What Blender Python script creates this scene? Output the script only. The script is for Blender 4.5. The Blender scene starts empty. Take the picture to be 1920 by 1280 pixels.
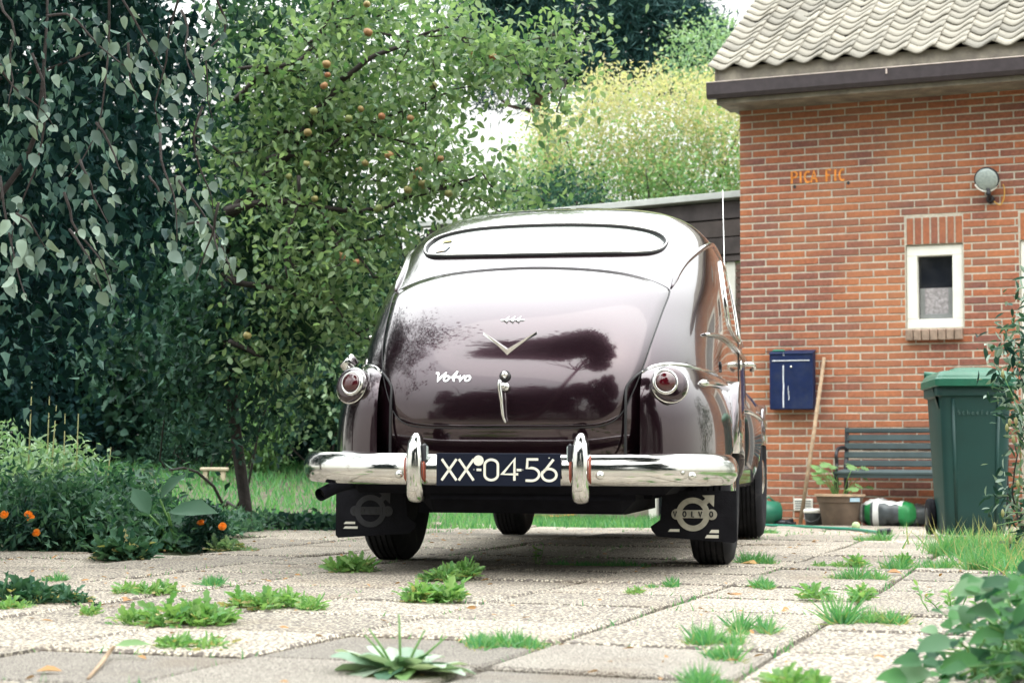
import bpy, math, random
import numpy as np
from mathutils import Vector, Matrix

S = bpy.context.scene
COL = S.collection
rad = math.radians
random.seed(7)
RNG = np.random.RandomState(11)

# ------------------------------------------------------------------ camera
FPX, CZ, PITCH, ROLL = 3300.0, 0.40, math.atan(227 / 3300.0), 0.005
cam_d = bpy.data.cameras.new('camera')
cam = bpy.data.objects.new('camera', cam_d)
COL.objects.link(cam)
cam_d.sensor_width = 36.0
cam_d.lens = FPX / 1920.0 * 36.0
cam_d.clip_start = 0.05
cam_d.clip_end = 2000.0
cam_d.dof.use_dof = True
cam_d.dof.focus_distance = 6.5
cam_d.dof.aperture_fstop = 6.5
CAMROT = Matrix.Rotation(math.pi / 2 + PITCH, 3, 'X') @ Matrix.Rotation(ROLL, 3, 'Z')
cam.matrix_world = Matrix.Translation((0, 0, CZ)) @ CAMROT.to_4x4()
S.camera = cam

# ------------------------------------------------------------------ light
SUN_EL, SUN_AZ = 62.0, 150.0          # azimuth clockwise from +Y: behind the camera, to its right
w = bpy.data.worlds.new('World')
S.world = w
w.use_nodes = True
nt = w.node_tree
bg = nt.nodes['Background']
sky = nt.nodes.new('ShaderNodeTexSky')
sky.sky_type = 'NISHITA'
sky.sun_disc = False
sky.sun_elevation = rad(SUN_EL)
sky.sun_rotation = rad(SUN_AZ)
sky.air_density = 1.0
sky.dust_density = 5.0
sky.ozone_density = 1.0
hs = nt.nodes.new('ShaderNodeMixRGB')        # thin white cloud cover over the blue
hs.blend_type = 'MIX'
hs.inputs[0].default_value = 0.80
tc_ = nt.nodes.new('ShaderNodeTexCoord')
sep = nt.nodes.new('ShaderNodeSeparateXYZ')
nt.links.new(tc_.outputs['Generated'], sep.inputs[0])
cmr = nt.nodes.new('ShaderNodeMapRange')       # an overcast sky is about three times brighter overhead than low down
cmr.inputs['From Min'].default_value = 0.18; cmr.inputs['From Max'].default_value = 0.95
nt.links.new(sep.outputs['Z'], cmr.inputs[0])
cl = nt.nodes.new('ShaderNodeMixRGB')
cl.inputs[1].default_value = (5.4, 5.4, 4.9, 1)
cl.inputs[2].default_value = (27.0, 28.0, 28.0, 1)
nt.links.new(cmr.outputs[0], cl.inputs[0])
nt.links.new(cl.outputs[0], hs.inputs[2])
nt.links.new(sky.outputs[0], hs.inputs[1])
nt.links.new(hs.outputs[0], bg.inputs['Color'])
bg.inputs['Strength'].default_value = 0.10
sd = bpy.data.lights.new('sun', 'SUN')
sd.energy = 0.6
sd.angle = rad(85)
sd.color = (1.0, 0.95, 0.84)
sun = bpy.data.objects.new('sun', sd)
COL.objects.link(sun)
el, az = rad(SUN_EL), rad(SUN_AZ)
to_sun = Vector((math.sin(az) * math.cos(el), math.cos(az) * math.cos(el), math.sin(el)))
sun.rotation_euler = to_sun.to_track_quat('Z', 'Y').to_euler()
sun.location = to_sun * 30
S.view_settings.view_transform = 'Standard'
S.view_settings.look = 'None'
S.view_settings.exposure = 1.5
S.view_settings.gamma = 1.0
S.view_settings.use_curve_mapping = False

# ------------------------------------------------------------------ helpers
def gz(x, y):
    """the yard falls a little towards the house"""
    z = -0.0188 * max(0.0, min(y, 16.0) - 9.7)
    if x < 0 and y > 11.6:          # the lawn on the left climbs a low bank
        z += .135 * min(y - 11.6, 3.4) * min(1.0, -x / .8)
    return z

def P(px, py, Y):
    """point of the place at distance Y that the photograph shows at px, py"""
    d = CAMROT @ Vector(((px - 960) / FPX, -(py - 640) / FPX, -1.0))
    return Vector((0, 0, CZ)) + d * (Y / d.y)

def G(px, py):
    d = CAMROT @ Vector(((px - 960) / FPX, -(py - 640) / FPX, -1.0))
    Y = 6.0
    for _ in range(25):
        Y = Y + ((gz(0, Y) - CZ) / d.z * d.y - Y) * 0.6
        Y = min(Y, 40)
    p = Vector((0, 0, CZ)) + d * (Y / d.y)
    p.z = gz(p.x, p.y)
    return p

def project(p):
    q = CAMROT.transposed() @ (Vector(p) - Vector((0, 0, CZ)))
    return 960 + FPX * q.x / -q.z, 640 - FPX * q.y / -q.z, -q.z

def tag(o, label=None, cat=None, group=None, kind=None):
    if label: o['label'] = label
    if cat: o['category'] = cat
    if group: o['group'] = group
    if kind: o['kind'] = kind
    return o

def empty(name, loc=(0, 0, 0), rz=0.0, label=None, cat=None, group=None, kind=None):
    o = bpy.data.objects.new(name, None)
    COL.objects.link(o)
    o.location = loc
    o.rotation_euler = (0, 0, rz)
    o.empty_display_size = 0.1
    return tag(o, label, cat, group, kind)

class MB:
    """collects shapes for one mesh object"""
    def __init__(s): s.v, s.f = [], []
    def add(s, vs, fs):
        n = len(s.v)
        s.v += [tuple(p) for p in vs]
        s.f += [tuple(i + n for i in f) for f in fs]
        return s
    def box(s, c, d, m=None, b=0.0):
        hx, hy, hz = d[0] / 2, d[1] / 2, d[2] / 2
        if b <= 0:
            vs = [Vector((x * hx, y * hy, z * hz)) for x in (-1, 1) for y in (-1, 1) for z in (-1, 1)]
            fs = [(0, 1, 3, 2), (4, 6, 7, 5), (0, 4, 5, 1), (2, 3, 7, 6), (0, 2, 6, 4), (1, 5, 7, 3)]
        else:
            b = min(b, hx * .9, hy * .9, hz * .9)
            vs, idx = [], {}
            for x in (-1, 1):
                for y in (-1, 1):
                    for z in (-1, 1):
                        idx[(x, y, z, 0)] = len(vs); vs.append(Vector((x * hx, y * (hy - b), z * (hz - b))))
                        idx[(x, y, z, 1)] = len(vs); vs.append(Vector((x * (hx - b), y * hy, z * (hz - b))))
                        idx[(x, y, z, 2)] = len(vs); vs.append(Vector((x * (hx - b), y * (hy - b), z * hz)))
            fs = []
            for a in (-1, 1):
                q = [idx[(a, y, z, 0)] for y, z in ((-1, -1), (1, -1), (1, 1), (-1, 1))]
                fs.append(q if a > 0 else q[::-1])
                q = [idx[(x, a, z, 1)] for x, z in ((-1, -1), (1, -1), (1, 1), (-1, 1))]
                fs.append(q if a < 0 else q[::-1])
                q = [idx[(x, y, a, 2)] for x, y in ((-1, -1), (1, -1), (1, 1), (-1, 1))]
                fs.append(q if a > 0 else q[::-1])
            for a in (-1, 1):
                for c2 in (-1, 1):
                    fs.append([idx[(a, c2, -1, 0)], idx[(a, c2, -1, 1)], idx[(a, c2, 1, 1)], idx[(a, c2, 1, 0)]])
                    fs.append([idx[(a, -1, c2, 0)], idx[(a, -1, c2, 2)], idx[(a, 1, c2, 2)], idx[(a, 1, c2, 0)]])
                    fs.append([idx[(-1, a, c2, 1)], idx[(-1, a, c2, 2)], idx[(1, a, c2, 2)], idx[(1, a, c2, 1)]])
            for x in (-1, 1):
                for y in (-1, 1):
                    for z in (-1, 1):
                        fs.append([idx[(x, y, z, k)] for k in range(3)])
        c = Vector(c)
        vs = [c + (m @ p if m else p) for p in vs]
        return s.add(vs, fs)
    def tube(s, pts, r, seg=10, cap=True, flat=1.0):
        pts = [Vector(p) for p in pts]
        n = len(pts)
        rs = r if isinstance(r, (list, tuple)) else [r] * n
        vs, fs = [], []
        t0 = (pts[1] - pts[0]).normalized()
        up = Vector((0, 0, 1)) if abs(t0.z) < .9 else Vector((1, 0, 0))
        u = t0.cross(up).normalized()
        for i, p in enumerate(pts):
            t = (pts[min(i + 1, n - 1)] - pts[max(i - 1, 0)])
            if t.length < 1e-9: t = t0
            t.normalize()
            u = (u - t * u.dot(t))
            if u.length < 1e-6: u = t.orthogonal()
            u.normalize()
            v = t.cross(u)
            for k in range(seg):
                a = 2 * math.pi * k / seg
                vs.append(p + (u * math.cos(a) + v * math.sin(a) * flat) * rs[i])
        for i in range(n - 1):
            for k in range(seg):
                k2 = (k + 1) % seg
                fs.append((i * seg + k, i * seg + k2, (i + 1) * seg + k2, (i + 1) * seg + k))
        if cap:
            fs.append(tuple(range(seg))[::-1])
            fs.append(tuple((n - 1) * seg + k for k in range(seg)))
        return s.add(vs, fs)
    def lathe(s, prof, c=(0, 0, 0), axis=(0, 0, 1), seg=24, sx=1.0):
        """prof: (radius, height along axis)"""
        ax = Vector(axis).normalized()
        u = ax.orthogonal().normalized()
        if abs(ax.z) < .5: u = Vector((0, 0, 1)); u = (u - ax * u.dot(ax)).normalized()
        v = ax.cross(u)
        c = Vector(c)
        vs, fs = [], []
        for r, h in prof:
            for k in range(seg):
                a = 2 * math.pi * k / seg
                vs.append(c + ax * h + (u * math.cos(a) + v * math.sin(a) * sx) * r)
        for i in range(len(prof) - 1):
            for k in range(seg):
                k2 = (k + 1) % seg
                fs.append((i * seg + k, i * seg + k2, (i + 1) * seg + k2, (i + 1) * seg + k))
        fs.append(tuple(range(seg))[::-1])
        fs.append(tuple((len(prof) - 1) * seg + k for k in range(seg)))
        return s.add(vs, fs)
    def grid(s, pts, nu, nv, close=False):
        fs = []
        for i in range(nu - 1):
            for j in range(nv - 1 if not close else nv):
                j2 = (j + 1) % nv
                fs.append((i * nv + j, i * nv + j2, (i + 1) * nv + j2, (i + 1) * nv + j))
        return s.add(pts, fs)
    def build(s, name, m, parent=None, smooth=False, loc=None, kind=None, label=None, recalc=True):
        me = bpy.data.meshes.new(name)
        me.from_pydata(s.v, [], s.f)
        if recalc:
            import bmesh
            bm = bmesh.new(); bm.from_mesh(me)
            bmesh.ops.recalc_face_normals(bm, faces=bm.faces)
            bm.to_mesh(me); bm.free()
        me.update()
        if m: me.materials.append(m)
        if smooth: me.polygons.foreach_set('use_smooth', [True] * len(me.polygons))
        if smooth == 'auto': me.set_sharp_from_angle(angle=rad(35))
        return link(name, me, parent, loc, kind, label)

def link(name, me, parent=None, loc=None, kind=None, label=None):
    o = bpy.data.objects.new(name, me)
    COL.objects.link(o)
    if parent: o.parent = parent
    if loc is not None: o.location = loc
    return tag(o, label, None, None, kind)

def relmb(mb, origin):
    o = Vector(origin)
    mb.v = [tuple(Vector(p) - o) for p in mb.v]
    return mb

# ------------------------------------------------------------------ materials
def mat(name, col, rough=.6, metal=0.0, coat=0.0, spec=.5, var=0.0, rand=None, scale=20., bump=0.0, bscale=80.,
        trans=0.0, coatr=.03, sheen=0.0, dirt=None, dscale=2.0, damt=(.45, .7), coords='obj'):
    """procedural material; rand = (second colour, 'object' or 'island')"""
    m = bpy.data.materials.new(name)
    m.use_nodes = True
    t = m.node_tree
    n, l = t.nodes, t.links
    b = n['Principled BSDF']
    b.inputs['Roughness'].default_value = rough
    b.inputs['Metallic'].default_value = metal
    b.inputs['Coat Weight'].default_value = coat
    b.inputs['Coat Roughness'].default_value = coatr
    b.inputs['Specular IOR Level'].default_value = spec
    if coords == 'obj':
        tc = n.new('ShaderNodeTexCoord'); co = tc.outputs['Object']
    else:
        tc = n.new('ShaderNodeNewGeometry'); co = tc.outputs['Position']
    src = None
    rgb = n.new('ShaderNodeRGB'); rgb.outputs[0].default_value = (*col, 1); src = rgb.outputs[0]
    if rand:
        mx = n.new('ShaderNodeMixRGB')
        if rand[1] == 'object':
            q = n.new('ShaderNodeObjectInfo'); fac = q.outputs['Random']
        else:
            q = n.new('ShaderNodeNewGeometry'); fac = q.outputs['Random Per Island']
        l.new(fac, mx.inputs[0]); l.new(src, mx.inputs[1]); mx.inputs[2].default_value = (*rand[0], 1)
        src = mx.outputs[0]
    if var > 0:
        ns = n.new('ShaderNodeTexNoise'); ns.inputs['Scale'].default_value = scale; ns.inputs['Detail'].default_value = 5
        l.new(co, ns.inputs['Vector'])
        mr = n.new('ShaderNodeMapRange')
        mr.inputs['From Min'].default_value = .3; mr.inputs['From Max'].default_value = .7
        mr.inputs['To Min'].default_value = 1 - var; mr.inputs['To Max'].default_value = 1 + var
        l.new(ns.outputs[0], mr.inputs[0])
        mv = n.new('ShaderNodeVectorMath'); mv.operation = 'SCALE'
        l.new(src, mv.inputs[0]); l.new(mr.outputs[0], mv.inputs['Scale'])
        src = mv.outputs[0]
    if dirt:
        ns = n.new('ShaderNodeTexNoise'); ns.inputs['Scale'].default_value = dscale; ns.inputs['Detail'].default_value = 8
        ns.inputs['Roughness'].default_value = .7
        l.new(co, ns.inputs['Vector'])
        mr = n.new('ShaderNodeMapRange')
        mr.inputs['From Min'].default_value = damt[0]; mr.inputs['From Max'].default_value = damt[1]
        l.new(ns.outputs[0], mr.inputs[0])
        mx = n.new('ShaderNodeMixRGB'); l.new(mr.outputs[0], mx.inputs[0]); l.new(src, mx.inputs[1])
        mx.inputs[2].default_value = (*dirt, 1)
        src = mx.outputs[0]
    l.new(src, b.inputs['Base Color'])
    if bump > 0:
        ns = n.new('ShaderNodeTexNoise'); ns.inputs['Scale'].default_value = bscale; ns.inputs['Detail'].default_value = 4
        l.new(co, ns.inputs['Vector'])
        bp = n.new('ShaderNodeBump'); bp.inputs['Strength'].default_value = bump; bp.inputs['Distance'].default_value = .01
        l.new(ns.outputs[0], bp.inputs['Height']); l.new(bp.outputs[0], b.inputs['Normal'])
    if trans > 0:
        tr = n.new('ShaderNodeBsdfTranslucent')
        ms = n.new('ShaderNodeMixShader'); ms.inputs[0].default_value = trans
        g = n.new('ShaderNodeVectorMath'); g.operation = 'MULTIPLY'; g.inputs[1].default_value = (1.5, 1.6, .9)
        l.new(src, g.inputs[0]); l.new(g.outputs[0], tr.inputs['Color'])
        l.new(b.outputs[0], ms.inputs[1]); l.new(tr.outputs[0], ms.inputs[2])
        l.new(ms.outputs[0], n['Material Output'].inputs['Surface'])
    return m

def leafmat(name, c1, c2, rough=.45, trans=.3, spec=.5, by='island'):
    return mat(name, c1, rough=rough, rand=(c2, by), trans=trans, spec=spec)

M = {}
M['soil'] = mat('soil', (.11, .095, .07), .95, var=.4, scale=6, bump=.6, bscale=40, dirt=(.06, .10, .04), dscale=1.2, coords='pos')
def aggregate(name, base, chip, chips=260.):
    m = mat(name, base, .85, var=.12, scale=3, coords='pos')
    t = m.node_tree; n, l = t.nodes, t.links; b = n['Principled BSDF']
    geo = n.new('ShaderNodeNewGeometry')
    vo = n.new('ShaderNodeTexVoronoi'); vo.inputs['Scale'].default_value = chips
    l.new(geo.outputs['Position'], vo.inputs['Vector'])
    src = b.inputs['Base Color'].links[0].from_socket
    sp = n.new('ShaderNodeSeparateColor'); l.new(vo.outputs['Color'], sp.inputs[0])
    mx = n.new('ShaderNodeMixRGB'); mx.inputs[2].default_value = (*chip, 1)
    pw = n.new('ShaderNodeMath'); pw.operation = 'POWER'; pw.inputs[1].default_value = 1.8
    l.new(sp.outputs[0], pw.inputs[0]); l.new(pw.outputs[0], mx.inputs[0]); l.new(src, mx.inputs[1])
    edge = n.new('ShaderNodeMapRange'); edge.inputs['From Min'].default_value = .25; edge.inputs['From Max'].default_value = .62
    l.new(vo.outputs['Distance'], edge.inputs[0])
    mx2 = n.new('ShaderNodeMixRGB'); mx2.inputs[2].default_value = (.13, .11, .095, 1)
    l.new(edge.outputs[0], mx2.inputs[0]); l.new(mx.outputs[0], mx2.inputs[1])
    # slabs differ a little
    oi = n.new('ShaderNodeObjectInfo'); mr = n.new('ShaderNodeMapRange'); mr.inputs['To Min'].default_value = .72; mr.inputs['To Max'].default_value = 1.12
    l.new(oi.outputs['Random'], mr.inputs[0])
    sc = n.new('ShaderNodeVectorMath'); sc.operation = 'SCALE'; l.new(mx2.outputs[0], sc.inputs[0]); l.new(mr.outputs[0], sc.inputs['Scale'])
    ns = n.new('ShaderNodeTexNoise'); ns.inputs['Scale'].default_value = 2.3; ns.inputs['Detail'].default_value = 7
    l.new(geo.outputs['Position'], ns.inputs['Vector'])
    mr2 = n.new('ShaderNodeMapRange'); mr2.inputs['From Min'].default_value = .56; mr2.inputs['From Max'].default_value = .75; mr2.inputs['To Max'].default_value = .6
    l.new(ns.outputs[0], mr2.inputs[0])
    mx3 = n.new('ShaderNodeMixRGB'); mx3.inputs[2].default_value = (.17, .125, .08, 1)
    l.new(mr2.outputs[0], mx3.inputs[0]); l.new(sc.outputs[0], mx3.inputs[1])
    l.new(mx3.outputs[0], b.inputs['Base Color'])
    bp = n.new('ShaderNodeBump'); bp.inputs['Strength'].default_value = .8; bp.inputs['Distance'].default_value = .004; bp.invert = True
    l.new(vo.outputs['Distance'], bp.inputs['Height']); l.new(bp.outputs[0], b.inputs['Normal'])
    return m
M['aggregate'] = aggregate('exposed_aggregate', (.70, .635, .50), (.40, .34, .28), 112.)
M['smooth_slab'] = aggregate('smooth_concrete', (.62, .57, .48), (.50, .46, .39), 300.)
M['mortar'] = mat('mortar', (.50, .46, .38), .95, var=.2, scale=30, bump=.5, bscale=200, coords='pos')

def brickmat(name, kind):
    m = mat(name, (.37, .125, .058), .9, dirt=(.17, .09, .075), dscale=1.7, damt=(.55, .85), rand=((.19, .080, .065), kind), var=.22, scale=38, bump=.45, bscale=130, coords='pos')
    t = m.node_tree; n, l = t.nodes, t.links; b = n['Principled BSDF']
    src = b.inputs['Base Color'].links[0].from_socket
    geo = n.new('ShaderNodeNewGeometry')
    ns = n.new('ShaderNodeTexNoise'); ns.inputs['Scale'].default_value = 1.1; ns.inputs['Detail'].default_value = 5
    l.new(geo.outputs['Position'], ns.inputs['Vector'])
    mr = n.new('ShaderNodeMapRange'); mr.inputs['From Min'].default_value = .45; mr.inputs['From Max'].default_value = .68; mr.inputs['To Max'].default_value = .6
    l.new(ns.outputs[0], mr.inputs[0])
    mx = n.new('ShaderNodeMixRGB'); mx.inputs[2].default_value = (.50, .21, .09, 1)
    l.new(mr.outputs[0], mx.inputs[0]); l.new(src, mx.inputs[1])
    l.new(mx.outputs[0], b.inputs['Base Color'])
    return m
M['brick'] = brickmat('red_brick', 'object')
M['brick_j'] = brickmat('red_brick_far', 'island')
M['brick_side'] = mat('shade_toned_brick', (.16, .09, .07), .9, rand=((.10, .07, .06), 'island'), var=.2)  # shade of the side wall and pier painted as a darker brick colour
M['tile'] = mat('roof_tile', (.31, .29, .245), .9, spec=.2, rand=((.20, .19, .165), 'object'), var=.15, scale=12, dirt=(.34, .17, .07), dscale=9, damt=(.60, .80), bump=.4, bscale=60)
M['fascia'] = mat('weathered_fascia', (.24, .215, .17), .8, var=.25, scale=8, dirt=(.12, .10, .09), dscale=5)
M['gutter'] = mat('gutter_zinc', (.045, .035, .04), .55, var=.2)
M['gutter_lip'] = mat('gutter_lip', (.5, .42, .38), .5, var=.2)
M['white'] = mat('white_paint', (.78, .77, .70), .5, var=.06, scale=12, dirt=(.5, .48, .4), dscale=5, damt=(.6, .85))
M['darkglass'] = mat('dark_glass', (.006, .008, .014), .06, spec=.6)
M['ripple'] = mat('rippled_glass', (.32, .30, .31), .25, var=.3, scale=40, bump=1.0, bscale=45)
M['greyframe'] = mat('grey_frame', (.20, .21, .21), .6, var=.1)
M['sill'] = mat('sill_stone', (.30, .22, .17), .85, var=.3, scale=20)
M['rust'] = mat('rusty_paint', (.72, .26, .05), .8, var=.35, scale=40)
M['planks'] = mat('dark_planks', (.085, .065, .055), .8, var=.4, scale=7, rand=((.05, .042, .045), 'object'))
M['zinc'] = mat('zinc_edge', (.46, .48, .46), .5, var=.1, scale=9)
def paintmat():
    m = mat('maroon_paint', (.030, .012, .019), .20, coat=1.0, coatr=.035, spec=.6, var=.12, scale=3)
    t = m.node_tree; n, l = t.nodes, t.links; b = n['Principled BSDF']
    b.inputs['Coat IOR'].default_value = 1.6
    b.inputs['Metallic'].default_value = .75
    tc = n.new('ShaderNodeTexCoord')
    ns = n.new('ShaderNodeTexNoise'); ns.inputs['Scale'].default_value = 16; ns.inputs['Detail'].default_value = 8; ns.inputs['Roughness'].default_value = .65
    l.new(tc.outputs['Object'], ns.inputs['Vector'])
    mr = n.new('ShaderNodeMapRange'); mr.inputs['From Min'].default_value = .3; mr.inputs['From Max'].default_value = .8
    mr.inputs['To Min'].default_value = .02; mr.inputs['To Max'].default_value = .10
    l.new(ns.outputs[0], mr.inputs[0]); l.new(mr.outputs[0], b.inputs['Coat Roughness'])
    # dust lying on the paint
    sp = n.new('ShaderNodeTexNoise'); sp.inputs['Scale'].default_value = 260; sp.inputs['Detail'].default_value = 2
    l.new(tc.outputs['Object'], sp.inputs['Vector'])
    m2 = n.new('ShaderNodeMapRange'); m2.inputs['From Min'].default_value = .62; m2.inputs['From Max'].default_value = .74; m2.inputs['To Max'].default_value = .10
    l.new(sp.outputs[0], m2.inputs[0])
    mx = n.new('ShaderNodeMixRGB'); mx.inputs[2].default_value = (.30, .27, .23, 1)
    l.new(m2.outputs[0], mx.inputs[0]); l.new(b.inputs['Base Color'].links[0].from_socket, mx.inputs[1])
    l.new(mx.outputs[0], b.inputs['Base Color'])
    return m
M['paint'] = paintmat()
M['chrome'] = mat('chrome', (.74, .74, .72), .12, metal=1.0, var=.08, scale=14, dirt=(.30, .26, .20), dscale=22, damt=(.56, .82), bump=.05, bscale=9)
M['rubber'] = mat('rubber', (.010, .010, .013), .85, spec=.15, var=.3, scale=20, bump=.2, bscale=120)
M['tyre'] = mat('tyre_rubber', (.016, .016, .019), .85, spec=.15, var=.3, scale=14, dirt=(.06, .055, .05), dscale=14, damt=(.55, .85))
M['seal'] = mat('window_seal', (.012, .012, .014), .5)
M['under'] = mat('underbody', (.007, .007, .010), .9, spec=.1, var=.3)
M['redlens'] = mat('red_lens', (.05, .001, .004), .12, coat=1.0, var=.3, scale=60)
M['plate'] = mat('plate_black', (.003, .006, .018), .6, spec=.2, var=.1)
M['platewhite'] = mat('plate_white', (.78, .76, .66), .5, var=.05)
M['flapdim'] = mat('flap_print_shade_tone', (.028, .028, .032), .8, var=.3)  # left flap's print: shade under the bumper put into a darker colour
M['flapmark'] = mat('flap_print', (.40, .38, .31), .7, var=.25, scale=30)
M['interior'] = mat('car_glass', (.07, .08, .075), .03, spec=.9, coat=1.0, coatr=.01)
M['interior'].node_tree.nodes['Principled BSDF'].inputs['Coat IOR'].default_value = 1.75
M['mailblue'] = mat('blue_enamel', (.004, .014, .065), .5, spec=.3, var=.2, scale=9, dirt=(.02, .03, .07), dscale=7)
M['dropping'] = mat('white_streak', (.6, .63, .68), .8, var=.2)
M['greenplastic'] = mat('green_plastic', (.02, .16, .10), .4, var=.1)
M['bin'] = mat('bin_green', (.004, .040, .036), .5, var=.12, scale=5, dirt=(.03, .07, .06), dscale=6, damt=(.6, .85), bump=.08, bscale=200)
M['binlid'] = mat('bin_lid_green', (.014, .11, .066), .38, var=.1, dirt=(.10, .20, .13), dscale=6, damt=(.55, .8))
M['bintext'] = mat('bin_lettering', (.04, .09, .08), .6)
M['bench'] = mat('bench_paint', (.028, .048, .052), .6, var=.2, scale=9, rand=((.038, .062, .065), 'object'))
M['blackiron'] = mat('black_iron', (.012, .013, .018), .5)
M['wood'] = mat('bare_wood', (.36, .26, .17), .8, var=.25, scale=25)
M['pot'] = mat('brown_pot', (.12, .085, .06), .7, var=.3, scale=9)
M['potrim'] = mat('pot_rim', (.42, .30, .20), .7, var=.2)
M['plwhite'] = mat('white_plastic', (.62, .63, .62), .4, var=.1, scale=15)
M['plgreen'] = mat('sack_green', (.01, .17, .045), .4, var=.2)
M['pldark'] = mat('sack_dark', (.05, .06, .065), .35, var=.3)
M['blackpl'] = mat('black_plastic', (.02, .022, .028), .4)
M['ball'] = mat('ball', (.38, .50, .26), .8, var=.15)
M['hose'] = mat('hose', (.01, .20, .13), .4)
M['lampglass'] = mat('lamp_glass', (.36, .42, .40), .15, var=.15, scale=60, bump=.5, bscale=140)
M['cable'] = mat('yellow_cable', (.55, .30, .06), .6)
M['bark'] = mat('bark', (.085, .065, .05), .9, var=.4, scale=22, bump=.8, bscale=40)
M['darkbark'] = mat('dark_bark', (.03, .024, .022), .9, var=.4, scale=22, bump=.8, bscale=40)
M['pinebark'] = mat('pine_bark', (.16, .10, .085), .9, var=.4, scale=8, bump=.8, bscale=30)
M['stone'] = mat('pale_stone', (.45, .38, .27), .85, var=.2, scale=10)
M['apple'] = mat('apple', (.34, .09, .045), .5, rand=((.20, .24, .08), 'object'), var=.3, scale=20)
M['marigold'] = mat('marigold', (.85, .26, .01), .6, var=.25, scale=60, trans=.15)
M['dryleaf'] = mat('dry_leaf', (.30, .15, .06), .8, rand=((.45, .27, .10), 'object'), trans=.1)
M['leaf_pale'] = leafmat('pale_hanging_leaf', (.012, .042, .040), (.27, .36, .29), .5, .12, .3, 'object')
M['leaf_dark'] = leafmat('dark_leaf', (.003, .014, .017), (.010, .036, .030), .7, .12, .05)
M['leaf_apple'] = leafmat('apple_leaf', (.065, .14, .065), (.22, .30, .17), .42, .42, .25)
M['leaf_apple_s'] = leafmat('apple_leaf_shade_tone', (.009, .036, .026), (.050, .11, .065), .5, .28, .12)  # darker copy of the apple leaf, shade put into its colour
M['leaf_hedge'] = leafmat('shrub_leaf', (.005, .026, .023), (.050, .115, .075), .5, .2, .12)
M['leaf_bright'] = leafmat('bright_leaf', (.12, .25, .10), (.22, .36, .15), .5, .35)
M['leaf_yellow'] = leafmat('yellow_green_leaf', (.29, .33, .19), (.46, .39, .25), .55, .4)
M['needle'] = leafmat('pine_needle', (.010, .042, .045), (.03, .08, .075), .6, .12, .15)
M['straw'] = leafmat('straw_leaf', (.30, .30, .12), (.45, .38, .20), .6, .3, .2)
M['grass'] = leafmat('grass_blade', (.05, .22, .085), (.17, .34, .14), .5, .4)
M['weed'] = leafmat('weed_leaf', (.10, .25, .08), (.24, .38, .14), .45, .35, .3)
M['grass_dry'] = leafmat('dry_grass', (.25, .30, .12), (.38, .34, .18), .6, .3)
M['bed'] = leafmat('bed_leaf', (.010, .055, .038), (.10, .21, .13), .5, .3, .3)
M['bedlight'] = leafmat('bed_light_leaf', (.14, .27, .14), (.28, .38, .24), .5, .3)
M['bigleaf'] = leafmat('broad_leaf', (.02, .075, .045), (.08, .17, .10), .6, .2, .2)
M['mari_leaf'] = leafmat('marigold_leaf', (.015, .06, .05), (.03, .10, .07), .5, .2)

# ------------------------------------------------------------------ foliage
HI = (np.array([[0, 0, 0], [-.42, .28, .05], [-.40, .62, .03], [0, 1, -.10], [.40, .62, .03], [.42, .28, .05], [0, .48, -.05]]),
      [(0, 6, 1), (1, 6, 2), (2, 6, 3), (3, 6, 4), (4, 6, 5), (5, 6, 0)])
LO = (np.array([[0, 0, 0], [-.45, .45, .06], [0, 1, -.08], [.45, .45, .06]]), [(0, 2, 1), (0, 3, 2)])
IVY = (np.array([[0, 0, 0], [-.55, .22, .06], [-.30, .60, .05], [0, 1.05, -.12], [.34, .55, .05], [.58, .18, .08], [0, .42, -.06]]),
       [(0, 6, 1), (1, 6, 2), (2, 6, 3), (3, 6, 4), (4, 6, 5), (5, 6, 0)])
def curved_leaf(n, prof, droop, fold=.10, wave=.0):
    vs, fs = [], []
    for i in range(n + 1):
        t = i / n; w_ = prof(t); z = -droop * t * t + wave * math.sin(t * 9)
        y = t * (1 - .25 * abs(droop) * t)
        vs += [[-w_ / 2, y, z + fold * w_ + wave * math.cos(t * 14)], [0, y, z], [w_ / 2, y, z + fold * w_ - wave * math.cos(t * 11)]]
    for i in range(n):
        a = 3 * i; fs += [(a, a + 1, a + 4, a + 3), (a + 1, a + 2, a + 5, a + 4)]
    return np.array(vs), fs
OVAL = lambda t: math.sin(math.pi * min(t * .93 + .05, 1)) ** .75
PADDLE = lambda t: .16 + .84 * math.sin(math.pi * max(0, min((t - .12) / .88, 1))) ** .8 if t > .12 else .16
HEART = lambda t: (math.sin(math.pi * min(t ** .62 * .96 + .03, 1)) ** .8)
BLADE = (np.array([[-.5, 0, 0], [.5, 0, 0], [.36, .5, .10], [-.36, .5, .10], [0, 1, .38]]), [(0, 1, 2, 3), (3, 2, 4)])
LOBED = (np.array([[0, 0, 0], [-.16, .15, .02], [-.42, .28, .05], [-.20, .36, .03], [-.50, .56, .05], [-.22, .62, .02], [-.34, .82, 0], [0, 1, -.10],
                   [.34, .82, 0], [.22, .62, .02], [.50, .56, .05], [.20, .36, .03], [.42, .28, .05], [.16, .15, .02], [0, .5, -.04]]),
         [(i, 14, (i + 1) % 14) for i in range(14)])

def unit(a):
    return a / np.maximum(np.linalg.norm(a, axis=1, keepdims=True), 1e-9)

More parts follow.
